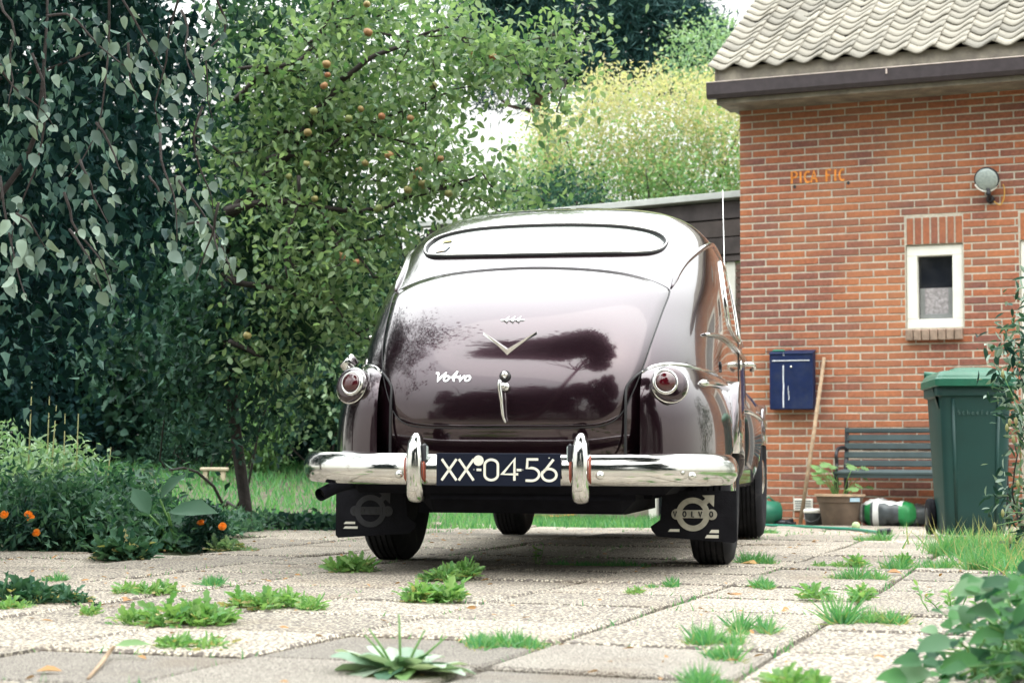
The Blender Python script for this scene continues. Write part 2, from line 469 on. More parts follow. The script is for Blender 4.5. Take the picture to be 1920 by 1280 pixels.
def leaves(name, pos, axis, nrm, L, W, shape, m, parent=None, kind='stuff', loc=None, smooth=False):
    V, F = shape
    n = len(pos)
    axis = unit(axis)
    nrm = unit(nrm - axis * np.sum(nrm * axis, 1, keepdims=True))
    side = np.cross(axis, nrm)
    L = np.broadcast_to(L, (n,))[:, None, None]; W = np.broadcast_to(W, (n,))[:, None, None]
    vv = pos[:, None, :] + V[None, :, 0:1] * W * side[:, None, :] + V[None, :, 1:2] * L * axis[:, None, :] + V[None, :, 2:3] * L * nrm[:, None, :]
    nv = len(V)
    vv = vv.reshape(-1, 3)
    me = bpy.data.meshes.new(name)
    me.vertices.add(len(vv)); me.vertices.foreach_set('co', vv.astype(np.float32).ravel())
    flat = np.concatenate([np.array(f) for f in F])
    loops = (flat[None, :] + (np.arange(n) * nv)[:, None]).ravel()
    sizes = np.tile(np.array([len(f) for f in F]), n)
    starts = np.concatenate([[0], np.cumsum(sizes)[:-1]])
    me.loops.add(len(loops)); me.loops.foreach_set('vertex_index', loops.astype(np.int32))
    me.polygons.add(len(sizes)); me.polygons.foreach_set('loop_start', starts.astype(np.int32))
    try: me.polygons.foreach_set('loop_total', sizes.astype(np.int32))
    except Exception: pass
    if smooth: me.polygons.foreach_set('use_smooth', [True] * len(sizes))
    me.update(); me.validate()
    me.materials.append(m)
    return link(name, me, parent, loc, kind)

def rnd(n, k=3): return RNG.normal(size=(n, k))
def shell(n, c, r, lo=.55):
    """points in the outer part of an ellipsoid"""
    d = unit(rnd(n))
    s = (RNG.uniform(lo ** 3, 1, n) ** (1 / 3.))[:, None]
    return np.array(c)[None] + d * s * np.array(r)[None]
def clumps(cen, per, spread):
    c = np.repeat(cen, per, axis=0)
    return c + rnd(len(c)) * np.array(spread)[None]
def hang(n, down=.6, spread=.7):
    a = rnd(n) * spread; a[:, 2] -= down; return a
def upn(n, up=1.0, s=.7):
    a = rnd(n) * s; a[:, 2] += up; return a

def tree_parts(root, name_leaf, pos, L, W, m, shape=LO, down=.3, up=.8, s=.7, kind='stuff'):
    o = root.location
    pos = pos - np.array(o)[None]
    n = len(pos)
    return leaves(name_leaf, pos, hang(n, down), upn(n, up, s), L * RNG.uniform(.65, 1.2, n), W * RNG.uniform(.65, 1.2, n), shape, m, root, kind)

def limb(mb, a, b, r0, r1, k=6, wob=.06, org=(0, 0, 0)):
    a, b = Vector(a) - Vector(org), Vector(b) - Vector(org)
    n = k + 3
    ln = (b - a).length * wob * 1.4
    v1, v2, v3 = Vector(RNG.normal(size=3)), Vector(RNG.normal(size=3)), Vector(RNG.normal(size=3))
    pts = [a.lerp(b, i / n) + v1 * ln * math.sin(math.pi * i / n) * .7 + v2 * ln * .45 * math.sin(2 * math.pi * i / n) + v3 * ln * .22 * math.sin(4.6 * math.pi * i / n) for i in range(n + 1)]
    mb.tube(pts, [r0 + (r1 - r0) * i / n for i in range(n + 1)], 6)
    return pts

# ================================================================== GROUND
xs = [-400, -120, -50, -25] + list(np.linspace(-14, 14, 57)) + [25, 50, 120, 400]
ys = [-400, -120, -50, -25] + list(np.linspace(-12, 34, 93)) + [60, 150, 600]
pts = []
for y in ys:
    for x in xs:
        pts.append((x, y, gz(x, y) - .022 + (0.012 * math.sin(x * 5.1) * math.cos(y * 4.3))))
mb = MB().grid(pts, len(ys), len(xs))
g = mb.build('ground', M['soil'], None, True)
tag(g, kind='structure')

# paving of half-metre slabs
SA = rad(18.0)
sx, sy = Vector((math.cos(SA), -math.sin(SA))), Vector((math.sin(SA), math.cos(SA)))
pave = empty('pavement', (0, 5, 0), kind='structure')
cand = []
for i in range(-22, 22):
    for j in range(0, 34):
        off = .0
        c = sx * (i * .50 + off + .12) + sy * (j * .50 + 1.05)
        x, y = c.x, c.y
        if y < 1.2 or y > 15.2: continue
        left = -9 if y < 7.7 else (-1.30 - (y - 7.7) * .12 if y < 12.2 else 1.2)
        if x < left or x > 4.6: continue
        # keep clear of the house footprint
        if (x - 1.876) * math.sin(rad(23.4)) + (y - 14.4) * math.cos(rad(23.4)) > -.1 and x > 1.2: continue
        if y > 12.2 and x < 1.2: continue
        px, py, d = project((x, y, gz(x, y)))
        vis = -150 < px < 2070 and py < 1420
        cand.append((0 if vis else 1, d, x, y))
cand.sort()
def slab_mesh(name, m, sz=.480):
    me = MB().box((0, 0, -.025), (sz, sz, .05), b=.006)
    o = me.build(name, m)
    d = o.data; bpy.data.objects.remove(o); return d
sl_a, sl_s = slab_mesh('paving_slab', M['aggregate']), slab_mesh('paving_slab_smooth', M['smooth_slab'])
far = MB()
for k, (nv, d, x, y) in enumerate(cand):
    rx, ry = random.gauss(0, .007), random.gauss(0, .006)
    z = gz(x, y) + random.uniform(-.004, .004)
    if k < 300 and not nv:
        smooth = y < 3.95 and x < .55 and random.random() < .95
        o = bpy.data.objects.new('paving_slab', sl_s if smooth else sl_a)
        COL.objects.link(o); o.parent = pave
        o.location = (x, y - 5, z); o.rotation_euler = (rx, ry, -SA + random.gauss(0, .006))
    else:
        m3 = Matrix.Rotation(-SA, 3, 'Z') @ Matrix.Rotation(rx * .5, 3, 'X') @ Matrix.Rotation(ry * .5, 3, 'Y')
        far.box((x, y - 5, z - .025), (.480, .480, .05), m3)
far.build('paving_slab', M['aggregate'], pave, kind='stuff')

# ================================================================== CAR
CAR = empty('vintage_car', (.167, 7.15, 0), -rad(10.8),
            'dark maroon fastback saloon from the fifties parked with its rear to the viewer', 'car')

def spline(x, y):
    """natural cubic spline, returned as a function"""
    x, y = np.array(x, float), np.array(y, float)
    n = len(x); h = np.diff(x)
    A = np.zeros((n, n)); r = np.zeros(n); A[0, 0] = A[-1, -1] = 1
    for i in range(1, n - 1):
        A[i, i - 1], A[i, i], A[i, i + 1] = h[i - 1], 2 * (h[i - 1] + h[i]), h[i]
        r[i] = 6 * ((y[i + 1] - y[i]) / h[i] - (y[i] - y[i - 1]) / h[i - 1])
    m = np.linalg.solve(A, r)
    def f(q):
        i = int(np.clip(np.searchsorted(x, q) - 1, 0, n - 2))
        t = q - x[i]; u = x[i + 1] - q
        return (m[i] * u ** 3 + m[i + 1] * t ** 3) / (6 * h[i]) + (y[i] / h[i] - m[i] * h[i] / 6) * u + (y[i + 1] / h[i] - m[i + 1] * h[i] / 6) * t
    return f

#        z     rear   front  half-width  squareness
TUB = [(.340, -.960, 3.20, .600, 3.55), (.450, -1.015, 3.30, .660, 4.1), (.600, -1.030, 3.35, .680, 4.1), (.720, -1.005, 3.35, .690, 4.0),
       (.830, -.945, 3.30, .690, 3.8), (.930, -.850, 3.05, .690, 3.55), (1.02, -.725, 2.30, .684, 3.55), (1.11, -.573, 1.98, .672, 3.5),
       (1.20, -.415, 1.80, .655, 3.4), (1.28, -.283, 1.66, .634, 3.3), (1.345, -.165, 1.54, .600, 3.1), (1.40, -.035, 1.42, .545, 2.9),
       (1.445, .12, 1.32, .465, 2.7), (1.478, .30, 1.22, .365, 2.5), (1.502, .50, 1.12, .235, 2.3), (1.512, .66, 1.02, .10, 2.1), (1.5135, .75, .90, .012, 2.0)]
sp_s = [0.0]
for a, b in zip(TUB[:-1], TUB[1:]):
    sp_s.append(sp_s[-1] + math.hypot(b[0] - a[0], math.hypot(b[1] - a[1], (b[3] - a[3]) * .5)))
SPL = [spline(sp_s, [t[k] for t in TUB]) for k in range(5)]
YC = .52
NS = 400
TAB = np.array([[f(s) for f in SPL] for s in np.linspace(0, sp_s[-1], NS)])
TAB[:, 0] = np.maximum.accumulate(TAB[:, 0] + np.arange(NS) * 1e-7)
def at_z(z):
    return [float(np.interp(z, TAB[:, 0], TAB[:, k])) for k in range(1, 5)]
def rear_y(x, z):
    r, f, ww, n = at_z(z)
    q = min(abs(x) / ww, .999)
    return YC - (YC - r) * (1 - q ** n) ** (1 / n)
def side_x(y, z):
    r, f, ww, n = at_z(z)
    if y < YC: q = min((YC - y) / (YC - r), 1); return ww * (1 - q ** n) ** (1 / n)
    q = min((y - YC) / (f - YC), 1); return ww * (1 - q ** 3.2) ** (1 / 3.2)
def rear_n(x, z):
    e = .004
    dx = (rear_y(x + e, z) - rear_y(x - e, z)) / (2 * e); dz = (rear_y(x, z + e) - rear_y(x, z - e)) / (2 * e)
    return Vector((dx, -1, dz)).normalized()
def onrear(x, z, off=0.0):
    return Vector((x, rear_y(x, z), z)) + rear_n(x, z) * off
def side_n(y, z, sg):
    e = .005
    dy = (side_x(y + e, z) - side_x(y - e, z)) / (2 * e); dz = (side_x(y, z + e) - side_x(y, z - e)) / (2 * e)
    return Vector((sg, -dy, -dz)).normalized()
def onside(y, z, sg, off=0.0):
    return Vector((sg * side_x(y, z), y, z)) + side_n(y, z, sg) * off

# body shell
nz, nt_ = 110, 144
pts = []
for s in np.linspace(0, sp_s[-1], nz):
    z, r, f, ww, n = [g_(s) for g_ in SPL]
    for k in range(nt_):
        a = 2 * math.pi * k / nt_
        c, sn = math.cos(a), math.sin(a)
        if sn < 0:
            x = ww * math.copysign(abs(c) ** (2 / n), c); y = YC - (YC - r) * abs(sn) ** (2 / n)
        else:
            x = ww * math.copysign(abs(c) ** (2 / 3.2), c); y = YC + (f - YC) * abs(sn) ** (2 / 3.2)
        pts.append((x, y, z))
mb = MB().grid(pts, nz, nt_, True)
mb.f.append(tuple(range(nt_))); mb.f.append(tuple((nz - 1) * nt_ + k for k in range(nt_))[::-1])
mb.build('body', M['paint'], CAR, True)

def patch(name, outline, m, off, rings=9, parent=CAR, surf=onrear, smooth=True, edge=.004):
    """panel that follows the body inside a closed outline given as (x, z)"""
    c = np.mean(np.array(outline), 0)
    n = len(outline); vs, fs = [], []
    fr = [1.0, .992] + list(np.linspace(.93, 0, rings))
    for i, t in enumerate(fr):
        for (a, b) in outline:
            q = (c[0] + (a - c[0]) * t, c[1] + (b - c[1]) * t)
            vs.append(surf(q[0], q[1], -.002 if i == 0 else off))
    for i in range(len(fr) - 1):
        for k in range(n):
            k2 = (k + 1) % n
            fs.append((i * n + k, i * n + k2, (i + 1) * n + k2, (i + 1) * n + k))
    o = MB().add(vs, fs)
    # weld the centre ring away
    return o.build(name, m, parent, smooth)
def cr(points, per=6, closed=True):
    """Catmull-Rom through points"""
    P_ = [Vector(p) for p in points]; n = len(P_); out = []
    for i in range(n if closed else n - 1):
        g_ = lambda k: P_[k % n] if closed else P_[min(max(k, 0), n - 1)]
        p0, p1, p2, p3 = g_(i - 1), g_(i), g_(i + 1), g_(i + 2)
        for j in range(per):
            t = j / per
            out.append(.5 * ((2 * p1) + (p2 - p0) * t + (2 * p0 - 5 * p1 + 4 * p2 - p3) * t * t + (3 * p1 - p0 - 3 * p2 + p3) * t ** 3))
    if not closed: out.append(P_[-1])
    return out
def seam(name, outline, r, m, off=0.0, parent=CAR, surf=onrear, closed=True, seg=6):
    pts = [surf(a, b, off) for a, b in outline]
    if closed: pts.append(pts[0])
    return MB().tube(pts, r, seg, cap=not closed).build(name, m, parent, True)

lid_half = [(0, 1.137), (.17, 1.130), (.33, 1.112), (.44, 1.085), (.517, 1.052), (.528, 1.025), (.517, .96), (.497, .85), (.470, .73), (.435, .63), (.40, .565), (.35, .532), (.27, .522), (.13, .520)]
lid = lid_half + [(0, .520)] + [(-x, z) for x, z in lid_half[:0:-1]]
lid = [tuple(p) for p in cr([(x, z, 0) for x, z in lid], 4)]
lid = [(p[0], p[1]) for p in lid]
BOOT = patch('boot_lid', lid, M['paint'], .0035, 16)
seam('panel_gap', lid, .0028, M['seal'], .0005)

# the creases that run from the lid corners up over the door (drip rail)
for sg in (-1, 1):
    rail = cr([(-.50, 1.055, 0), (-.36, 1.125, 0), (-.18, 1.20, 0), (.02, 1.262, 0), (.25, 1.305, 0), (.5, 1.322, 0), (.9, 1.318, 0), (1.25, 1.285, 0), (1.5, 1.2, 0), (1.68, 1.06, 0)], 5, False)
    pts = [onside(p[0], p[1], sg, .004) for p in rail]
    MB().tube(pts, [.003, .005, .008] + [.011] * (len(pts) - 4) + [.006], 8).build('drip_rail', M['paint'], CAR, True)

# rear window
win_half = [(0, 1.343), (.2, 1.338), (.34, 1.326), (.44, 1.303), (.478, 1.273), (.478, 1.243), (.455, 1.218), (.40, 1.203), (.25, 1.196)]
wn = win_half + [(0, 1.195)] + [(-x, z) for x, z in win_half[:0:-1]]
wn = [(p[0], p[1]) for p in cr([(x, z, 0) for x, z in wn], 5)]
RW = patch('rear_window', wn, M['interior'], .003, 10)
seam('window_seal', wn, .0085, M['seal'], .002, RW)
seam('chrome_trim', [(a * 1.0, b) for a, b in wn], .0035, M['chrome'], .010, RW)
# sticker behind the glass at its left end
st = MB()
q = [(-.425, 1.222), (-.375, 1.226), (-.362, 1.252), (-.412, 1.247)]
st.add([onrear(a, b, .0065) for a, b in q], [(0, 1, 2, 3)]).build('window_sticker', mat('sticker_paper', (.55, .60, .68), .5, dirt=(.70, .42, .16), dscale=30, damt=(.5, .6)), RW)
q = [(-.415, 1.268), (-.372, 1.272), (-.368, 1.284), (-.405, 1.281)]
MB().add([onrear(a, b, .0065) for a, b in q], [(0, 1, 2, 3)]).build('window_sticker', mat('yellow_sticker', (.50, .42, .12), .5, var=.3, scale=80), RW)

# side windows, two each side
for sg in (-1, 1):
    for (ol, nm) in (([(.30, 1.10), (.42, 1.225), (.56, 1.270), (.86, 1.272), (.96, 1.24), (.96, .985), (.9, 0.955), (.45, .972), (.32, 1.00)], 'quarter_window'),
                     ([(1.06, 1.262), (1.28, 1.235), (1.42, 1.16), (1.50, .99), (1.46, .962), (1.10, .962), (1.05, .985)], 'door_window')):
        oo = [(p[0], p[1]) for p in cr([(a, b, 0) for a, b in ol], 4)]
        sf = lambda a, b, off, sg=sg: onside(a, b, sg, off)
        W_ = patch(nm, oo, M['interior'], .003, 6, CAR, sf)
        seam('chrome_frame', oo, .009, M['chrome'], .003, W_, sf)
    for yy in (.99, 1.90):
        pts = [onside(yy, z, sg, .001) for z in np.linspace(.40, 1.29 if yy < 1.2 else .93, 20)]
        MB().tube(pts, .0025, 5).build('door_gap', M['seal'], CAR, True)
    # belt strip and fender strips
    pts = [onside(y, z, sg, .010) for y, z in ((-.42, .885), (-.2, .897), (.1, .902), (.5, .903), (1.0, .90), (1.5, .895), (1.9, .89))]
    pts = cr(pts, 5, False)
    MB().tube(pts, [.004] + [.011] * (len(pts) - 1), 8, flat=.6).build('belt_strip', M['chrome'], CAR, True)
    # door handle
    hx = side_x(1.12, .85)
    hp = [(sg * hx, 1.12, .855), (sg * (hx + .045), 1.12, .858), (sg * (hx + .062), 1.16, .855), (sg * (hx + .060), 1.24, .846), (sg * (hx + .045), 1.29, .84)]
    MB().tube(cr(hp, 4, False), .011, 8).lathe([(.024, 0), (.022, .008), (.01, .012)], (sg * hx, 1.12, .855), (sg, 0, 0), 14).build('door_handle', M['chrome'], CAR, True)

# rear and front fenders
def fender(sg, yc, ryr, ryf, xc, rx, zc, rz, zb, archy, archr, name, bexp=4.0):
    nu, nv_ = 76, 34
    pts = []
    for i in range(nu):
        a = -math.pi / 2 + math.pi * i / (nu - 1)
        sn = math.sin(a)
        ex = bexp if sn < 0 else 3.0
        t = math.copysign(abs(sn) ** (2 / ex), sn)
        k = max(abs(math.cos(a)), 1e-4) ** (2 / ex)
        y = yc + (ryr if t < 0 else ryf) * t
        fall = .0 if t < 0 else .10 * t * t
        lo = zb
        if abs(y - archy) < archr: lo = max(zb, .33 + math.sqrt(max(archr ** 2 - (y - archy) ** 2, 0)))
        for j in range(nv_):
            if j < 22:
                b = (math.pi / 2) * (j / 21.0)
                x = xc + rx * k * math.sin(b) ** (2 / 2.5); z = zc + (rz * k ** .42) * max(math.cos(b), 0) ** (2 / 2.5) - fall
            else:
                q = (j - 21) / 12.0
                z = zc - fall; z = z + (min(lo, z) - z) * q
                x = xc + rx * k * (1 - .10 * q * q)
            if j < 22 and z < lo: z = lo
            pts.append((sg * x, y, z))
    return MB().grid(pts, nu, nv_).build(name, M['paint'], CAR, True)
FEN = {}
for sg in (-1, 1):
    FEN[sg] = fender(sg, -.03, 0.955, 1.0, .47, .290, .44, .385, .325, 0, .40, 'rear_fender', 2.4)
    fender(sg, 2.55, .98, .80, .36, .375, .50, .37, .31, 2.6, .39, 'front_fender', 3.4)
def fen_y(x, z):
    """rearmost y of the rear fender at (x, z)"""
    dx = max((abs(x) - .47) / .290, 0); dz = max(z - .44, 0) / .385
    lo_, hi_ = 1e-3, 1.0
    for _ in range(24):
        k = (lo_ + hi_) / 2
        if (dx / k) ** 2.5 + (dz / k ** .42) ** 2.5 > 1: lo_ = k
        else: hi_ = k
    k = min(k, .999)
    return -.03 - 0.955 * (1 - k ** 2.4) ** (1 / 2.4)
def fen_n(x, z):
    e = .004
    return Vector(((fen_y(x + e, z) - fen_y(x - e, z)) / (2 * e), -1, (fen_y(x, z + e) - fen_y(x, z - e)) / (2 * e))).normalized()

for sg in (-1, 1):
    # welt between fender and body
    w_pts = []
    for z in np.linspace(.33, .80, 26):
        lo, hi = .36, .62            # where the fender surface dips behind the body
        best = None
        for x in np.linspace(.42, .72, 120):
            if fen_y(x, z) > rear_y(x, z): continue
            best = x; break
        if best is None: continue
        w_pts.append((sg * best, min(fen_y(best, z), rear_y(best, z)) - .002, z))
    if len(w_pts) > 3: MB().tube(w_pts, .0055, 6).build('fender_welt', M['seal'], CAR, True)
    top = []
    for y in np.linspace(-.92, .9, 44):
        t = abs(y + .03) / (0.955 if y < -.03 else 1.0); ex = 2.4 if y < -.03 else 3.0
        k = (1 - min(t, 1) ** ex) ** (1 / ex)
        # height at which the fender's top meets the body side
        for z in np.linspace(.84, .45, 120):
            fl = 0 if y < -.03 else .10 * t * t
            dz = max(z + fl - .44, 0) / (.385 * k ** .42)
            if dz >= 1: continue
            fx = .47 + .290 * k * (1 - dz ** 2.5) ** (1 / 2.5)
            if z < .93 and fx > side_x(y, z):
                top.append((sg * (side_x(y, z) + .002), y, z + .002)); break
    if len(top) > 3: MB().tube(top, .0065, 6).build('fender_welt', M['chrome'], CAR, True)
    # tail lamp on its raised disc
    lx, lz = (.550 if sg > 0 else .560), .678
    n_ = fen_n(sg * (lx + .01), lz - .03); n_ = (n_ * .45 + Vector((0, -1, 0)) * .55).normalized()
    c = Vector((sg * lx, fen_y(sg * lx, lz) - .034, lz))
    b_ = MB().lathe([(.070, -.08), (.066, -.004), (.061, .008), (.050, .016), (.044, .018)], c + Vector((sg * .020, .012, -.004)), n_, 32)
    plinth = b_.build('tail_lamp', M['paint'], CAR, True)
    MB().lathe([(.0665, -.001), (.0678, .0005), (.0665, .002)], c + Vector((sg * .020, .012, -.004)), n_, 32).build('base_ring', M['chrome'], plinth, True)
    MB().lathe([(.047, .0), (.047, .018), (.044, .029), (.038, .031), (.034, .027)], c, n_, 32).build('lamp_bezel', M['chrome'], plinth, True)
    MB().lathe([(.037, .014), (.0365, .029), (.032, .038), (.021, .044), (.008, .046), (.001, .0462)], c, n_, 28).build('lamp_lens', M['redlens'], plinth, True)
    # strip on the fender flank
    pts = []
    for y, z in ((-.70, .69), (-.5, .696), (-.2, .694), (.1, .680), (.35, .655), (.55, .62), (.72, .575)):
        t = abs(y + .03) / (0.955 if y < -.03 else 1.0); ex = 2.4 if y < -.03 else 3.0
        k = (1 - t ** ex) ** (1 / ex); fl = 0 if y < -.03 else .10 * t * t
        dz = max(z + fl - .44, 0) / (.385 * k ** .42)
        pts.append((sg * (.47 + .290 * k * (1 - min(dz, .99) ** 2.5) ** (1 / 2.5) + .003), y, z))
    pts = cr(pts, 4, False)
    MB().tube(pts, [.006] + [.014] * (len(pts) - 3) + [.010, .004], 8).build('fender_strip', M['chrome'], CAR, True)
    pts = []
    for y, z in ((1.62, .66), (1.8, .664), (2.1, .65), (2.4, .63), (2.8, .61)):
        t = abs(y - 2.55) / (.98 if y < 2.55 else .8); ex = 3.4 if y < 2.55 else 3.0
        k = (1 - min(t, .999) ** ex) ** (1 / ex)
        dz = max(z - .50, 0) / (.37 * k ** .42)
        pts.append((sg * (.36 + .375 * k * (1 - min(dz, .99) ** 2.5) ** (1 / 2.5) + .003), y, z))
    pts = cr(pts, 4, False)
    MB().tube(pts, .012, 8).build('fender_strip', M['chrome'], CAR, True)
    # sill
    MB().box((sg * .665, 1.3, .34), (.07, 1.5, .10), b=.02).build('sill', M['paint'], CAR, 'auto')

# chrome fuel cap on top of the left rear fender
MB().lathe([(.030, -.02), (.034, -.006), (.036, .0), (.036, .016), (.033, .022), (.02, .025)], (-.700, -.55, .775), (-.62, -.25, .62), 28).build('fuel_cap', M['chrome'], CAR, 'auto')

# underbody
ub = MB().box((0, 1.1, .36), (1.16, 4.1, .14), b=.03).box((.05, -.55, .29), (.78, .72, .14), b=.05).box((0, 1.0, .27), (.2, 3.4, .08), b=.03)
for sg in (-1, 1):  # sun and shade painted by leaf colour, more pale leaves towards the right
    ub.box((sg * .42, 0, .52), (.10, 1.2, .5)); ub.box((sg * .42, 2.6, .52), (.10, 1.1, .5))
    ub.box((sg * .44, -.75, .40), (.36, .10, .16)); ub.box((sg * .50, 0, .735), (.24, .78, .03))
ub.tube([(-.6, 0, .33), (-.12, 0, .33), (0, 0, .33), (.12, 0, .33), (.6, 0, .33)], [.04, .045, .12, .045, .04], 12)
ub.tube([(-.5, 2.6, .26), (.5, 2.6, .26)], .035, 8)
ub.box((-.36, -.2, .24), (.05, 1.0, .05)).box((.36, -.2, .24), (.05, 1.0, .05))
ub.build('underbody', M['under'], CAR, 'auto')
ex = cr([(-.40, -.3, .30), (-.52, -.75, .31), (-.57, -.90, .325), (-.615, -.98, .312), (-.655, -1.06, .283)], 5, False)
e_ = MB().tube(ex, .023, 14, cap=False).build('exhaust_pipe', M['under'], CAR, True)
MB().tube([Vector(ex[-1]) + Vector((.012, .02, .008)), Vector(ex[-1]) + Vector((.013, .022, .009))], .020, 14).build('pipe_bore', M['seal'], e_)

# wheels
def wheel(cx, cy, sg, name='wheel'):
    root = MB()
    R_, Wd = .330, .165
    prof = [(.19, -.060), (.215, -.078), (.27, -.0835), (.305, -.076), (.322, -.060)]
    gro = []
    for g_ in (-.045, -.022, 0, .022, .045):
        gro += [(.329, g_ - .009), (.329, g_ - .004), (.322, g_ - .003), (.322, g_ + .003), (.329, g_ + .004)]
    prof += gro + [(.322, .060), (.305, .076), (.27, .0835), (.215, .078), (.19, .060)]
    ty = MB().lathe(prof, (cx, cy, R_), (1, 0, 0), 56)
    t_ = ty.build(name, M['tyre'], CAR, 'auto')
    rim = MB().lathe([(.195, sg * -.05), (.195, sg * .055), (.18, sg * .062), (.165, sg * .045), (.10, sg * .035), (.09, sg * .05)], (cx, cy, R_), (1, 0, 0), 36)
    r_ = rim.build('rim', M['paint'], t_, 'auto')
    MB().lathe([(.11, sg * .052), (.105, sg * .066), (.08, sg * .078), (.045, sg * .084), (.01, sg * .086)], (cx, cy, R_), (1, 0, 0), 30).build('hub_cap', M['chrome'], t_, True)
for sg in (-1, 1):
    wheel(sg * .652, 0, sg); wheel(sg * .648, 2.6, sg)

# bumper
def bump_path():
    pr = [(-.757, -.70), (-.748, -.79), (-.728, -.87), (-.695, -.95), (-.645, -1.02), (-.575, -1.07), (-.47, -1.10), (-.30, -1.113), (0, -1.12)]
    return cr([(x, y, 0) for x, y in pr] + [(-x, y, 0) for x, y in pr[-2::-1]], 5, False)
bp = bump_path()
prof = [(-.005, -.056), (.018, -.054), (.034, -.040), (.043, -.020), (.046, 0), (.043, .020), (.034, .040), (.018, .053), (-.005, .055), (-.006, .040), (.020, .02), (.024, 0), (.020, -.02), (-.006, -.040)]
pts = []
for i, p in enumerate(bp):
    t = (bp[min(i + 1, len(bp) - 1)] - bp[max(i - 1, 0)]).normalized()
    nrm = Vector((t.y, -t.x, 0))
    if nrm.y > 0 and abs(t.x) > .2: nrm = -nrm
    if nrm.dot(Vector((p.x * .6, -1, 0))) < 0: nrm = -nrm
    e_ = min(i, len(bp) - 1 - i)
    k = 1.0 if e_ > 4 else (.45, .68, .82, .92, .97)[e_]
    zc = .377 + .010 * (abs(p.x) / .77) ** 4 * (1 if p.x < 0 else .2)
    dent = 0
    if p.x < 0: dent = -.012 * math.exp(-((p.x + .36) / .035) ** 2)
    for a, b in prof:
        aa = a + (dent if a > .02 else 0)
        pts.append(p + nrm * (aa * k) + Vector((0, 0, zc + b * k)))
mb = MB().grid(pts, len(bp), len(prof), True)
n_ = len(prof)
mb.f.append(tuple(range(n_))); mb.f.append(tuple((len(bp) - 1) * n_ + k for k in range(n_))[::-1])
BUM = mb.build('rear_bumper', M['chrome'], CAR, True)
for x in (-.345, .355, .66):
    yb = -1.160 if abs(x) < .5 else -1.105
    MB().lathe([(.014, 0), (.014, .004), (.010, .010), (.004, .013)], (x, yb + (.012 if x < 0 else 0), .358), (0, -1, 0), 16).build('bumper_bolt', M['chrome'], BUM, True)
for sg in (-1, 1):
    cx = sg * .287
    rows = []
    for z, hw, dp in ((.262, .012, .012), (.268, .024, .030), (.285, .030, .046), (.32, .032, .056), (.38, .032, .060), (.43, .031, .060), (.465, .027, .052), (.488, .019, .038), (.500, .010, .018)):
        for k in range(13):
            a = math.pi * k / 12
            x = -math.cos(a) * hw
            rows.append((cx + math.copysign(abs(math.cos(a)) ** .8, -math.cos(a)) * hw, -1.128 - dp * math.sin(a) ** .55, z))
    mb = MB().grid(rows, 9, 13)
    gd = mb.build('overrider', M['chrome'], BUM, True, recalc=True)
    # red rubber bead between overrider and bumper
    for s2 in (-1, 1):
        MB().tube([(cx + s2 * .033, -1.122, .326), (cx + s2 * .033, -1.165, .345), (cx + s2 * .033, -1.169, .377), (cx + s2 * .033, -1.165, .41), (cx + s2 * .033, -1.122, .428)], .0035, 6).build('rubber_bead', mat('bead_%d%d' % (sg, s2), (.30, .07, .04), .6), gd, True)
    # number plate lamp on the inner face of the overrider
    ix = cx - sg * .034
    lampb = MB().box((ix, -1.155, .432), (.014, .030, .066), b=.006).build('plate_lamp', M['blackpl'], gd, 'auto')
    MB().box((ix - sg * .008, -1.155, .432), (.006, .018, .048), b=.002).build('lamp_glass', M['lampglass'], lampb, 'auto')

# number plate
PL = MB().box((.008, -1.172, .376), (.430, .006, .112), b=.002).build('number_plate', M['plate'], CAR)
def ribbon(mb, pts, wd, th, fn):
    """flat stroke of width wd through 2-D points; fn maps (u, v, lift) into the place"""
    pts = [Vector((p[0], p[1])) for p in pts]
    n = len(pts)
    L_, R_, = [], []
    for i, p in enumerate(pts):
        a, b = pts[max(i - 1, 0)], pts[min(i + 1, n - 1)]
        t = (b - a)
        if t.length < 1e-9: t = Vector((1, 0))
        t.normalize(); nn = Vector((-t.y, t.x)); k = 1.0
        if 0 < i < n - 1:
            t1 = (p - pts[i - 1]).normalized(); c = max(abs(t1.dot(t)), .55); k = 1 / c
        L_.append(p + nn * wd / 2 * k); R_.append(p - nn * wd / 2 * k)
    vs = [fn(p.x, p.y, th) for p in L_] + [fn(p.x, p.y, th) for p in R_] + [fn(p.x, p.y, 0) for p in L_] + [fn(p.x, p.y, 0) for p in R_]
    fs = []
    for i in range(n - 1):
        fs += [(i, i + 1, n + i + 1, n + i), (i, 2 * n + i, 2 * n + i + 1, i + 1), (n + i, n + i + 1, 3 * n + i + 1, 3 * n + i)]
    fs += [(0, n, 3 * n, 2 * n), (n - 1, 3 * n - 1, 4 * n - 1, 2 * n - 1)]
    mb.add(vs, fs)
def arc(cx, cy, rx, ry, a0, a1, n=14):
    return [(cx + rx * math.cos(rad(a0 + (a1 - a0) * i / n)), cy + ry * math.sin(rad(a0 + (a1 - a0) * i / n))) for i in range(n + 1)]
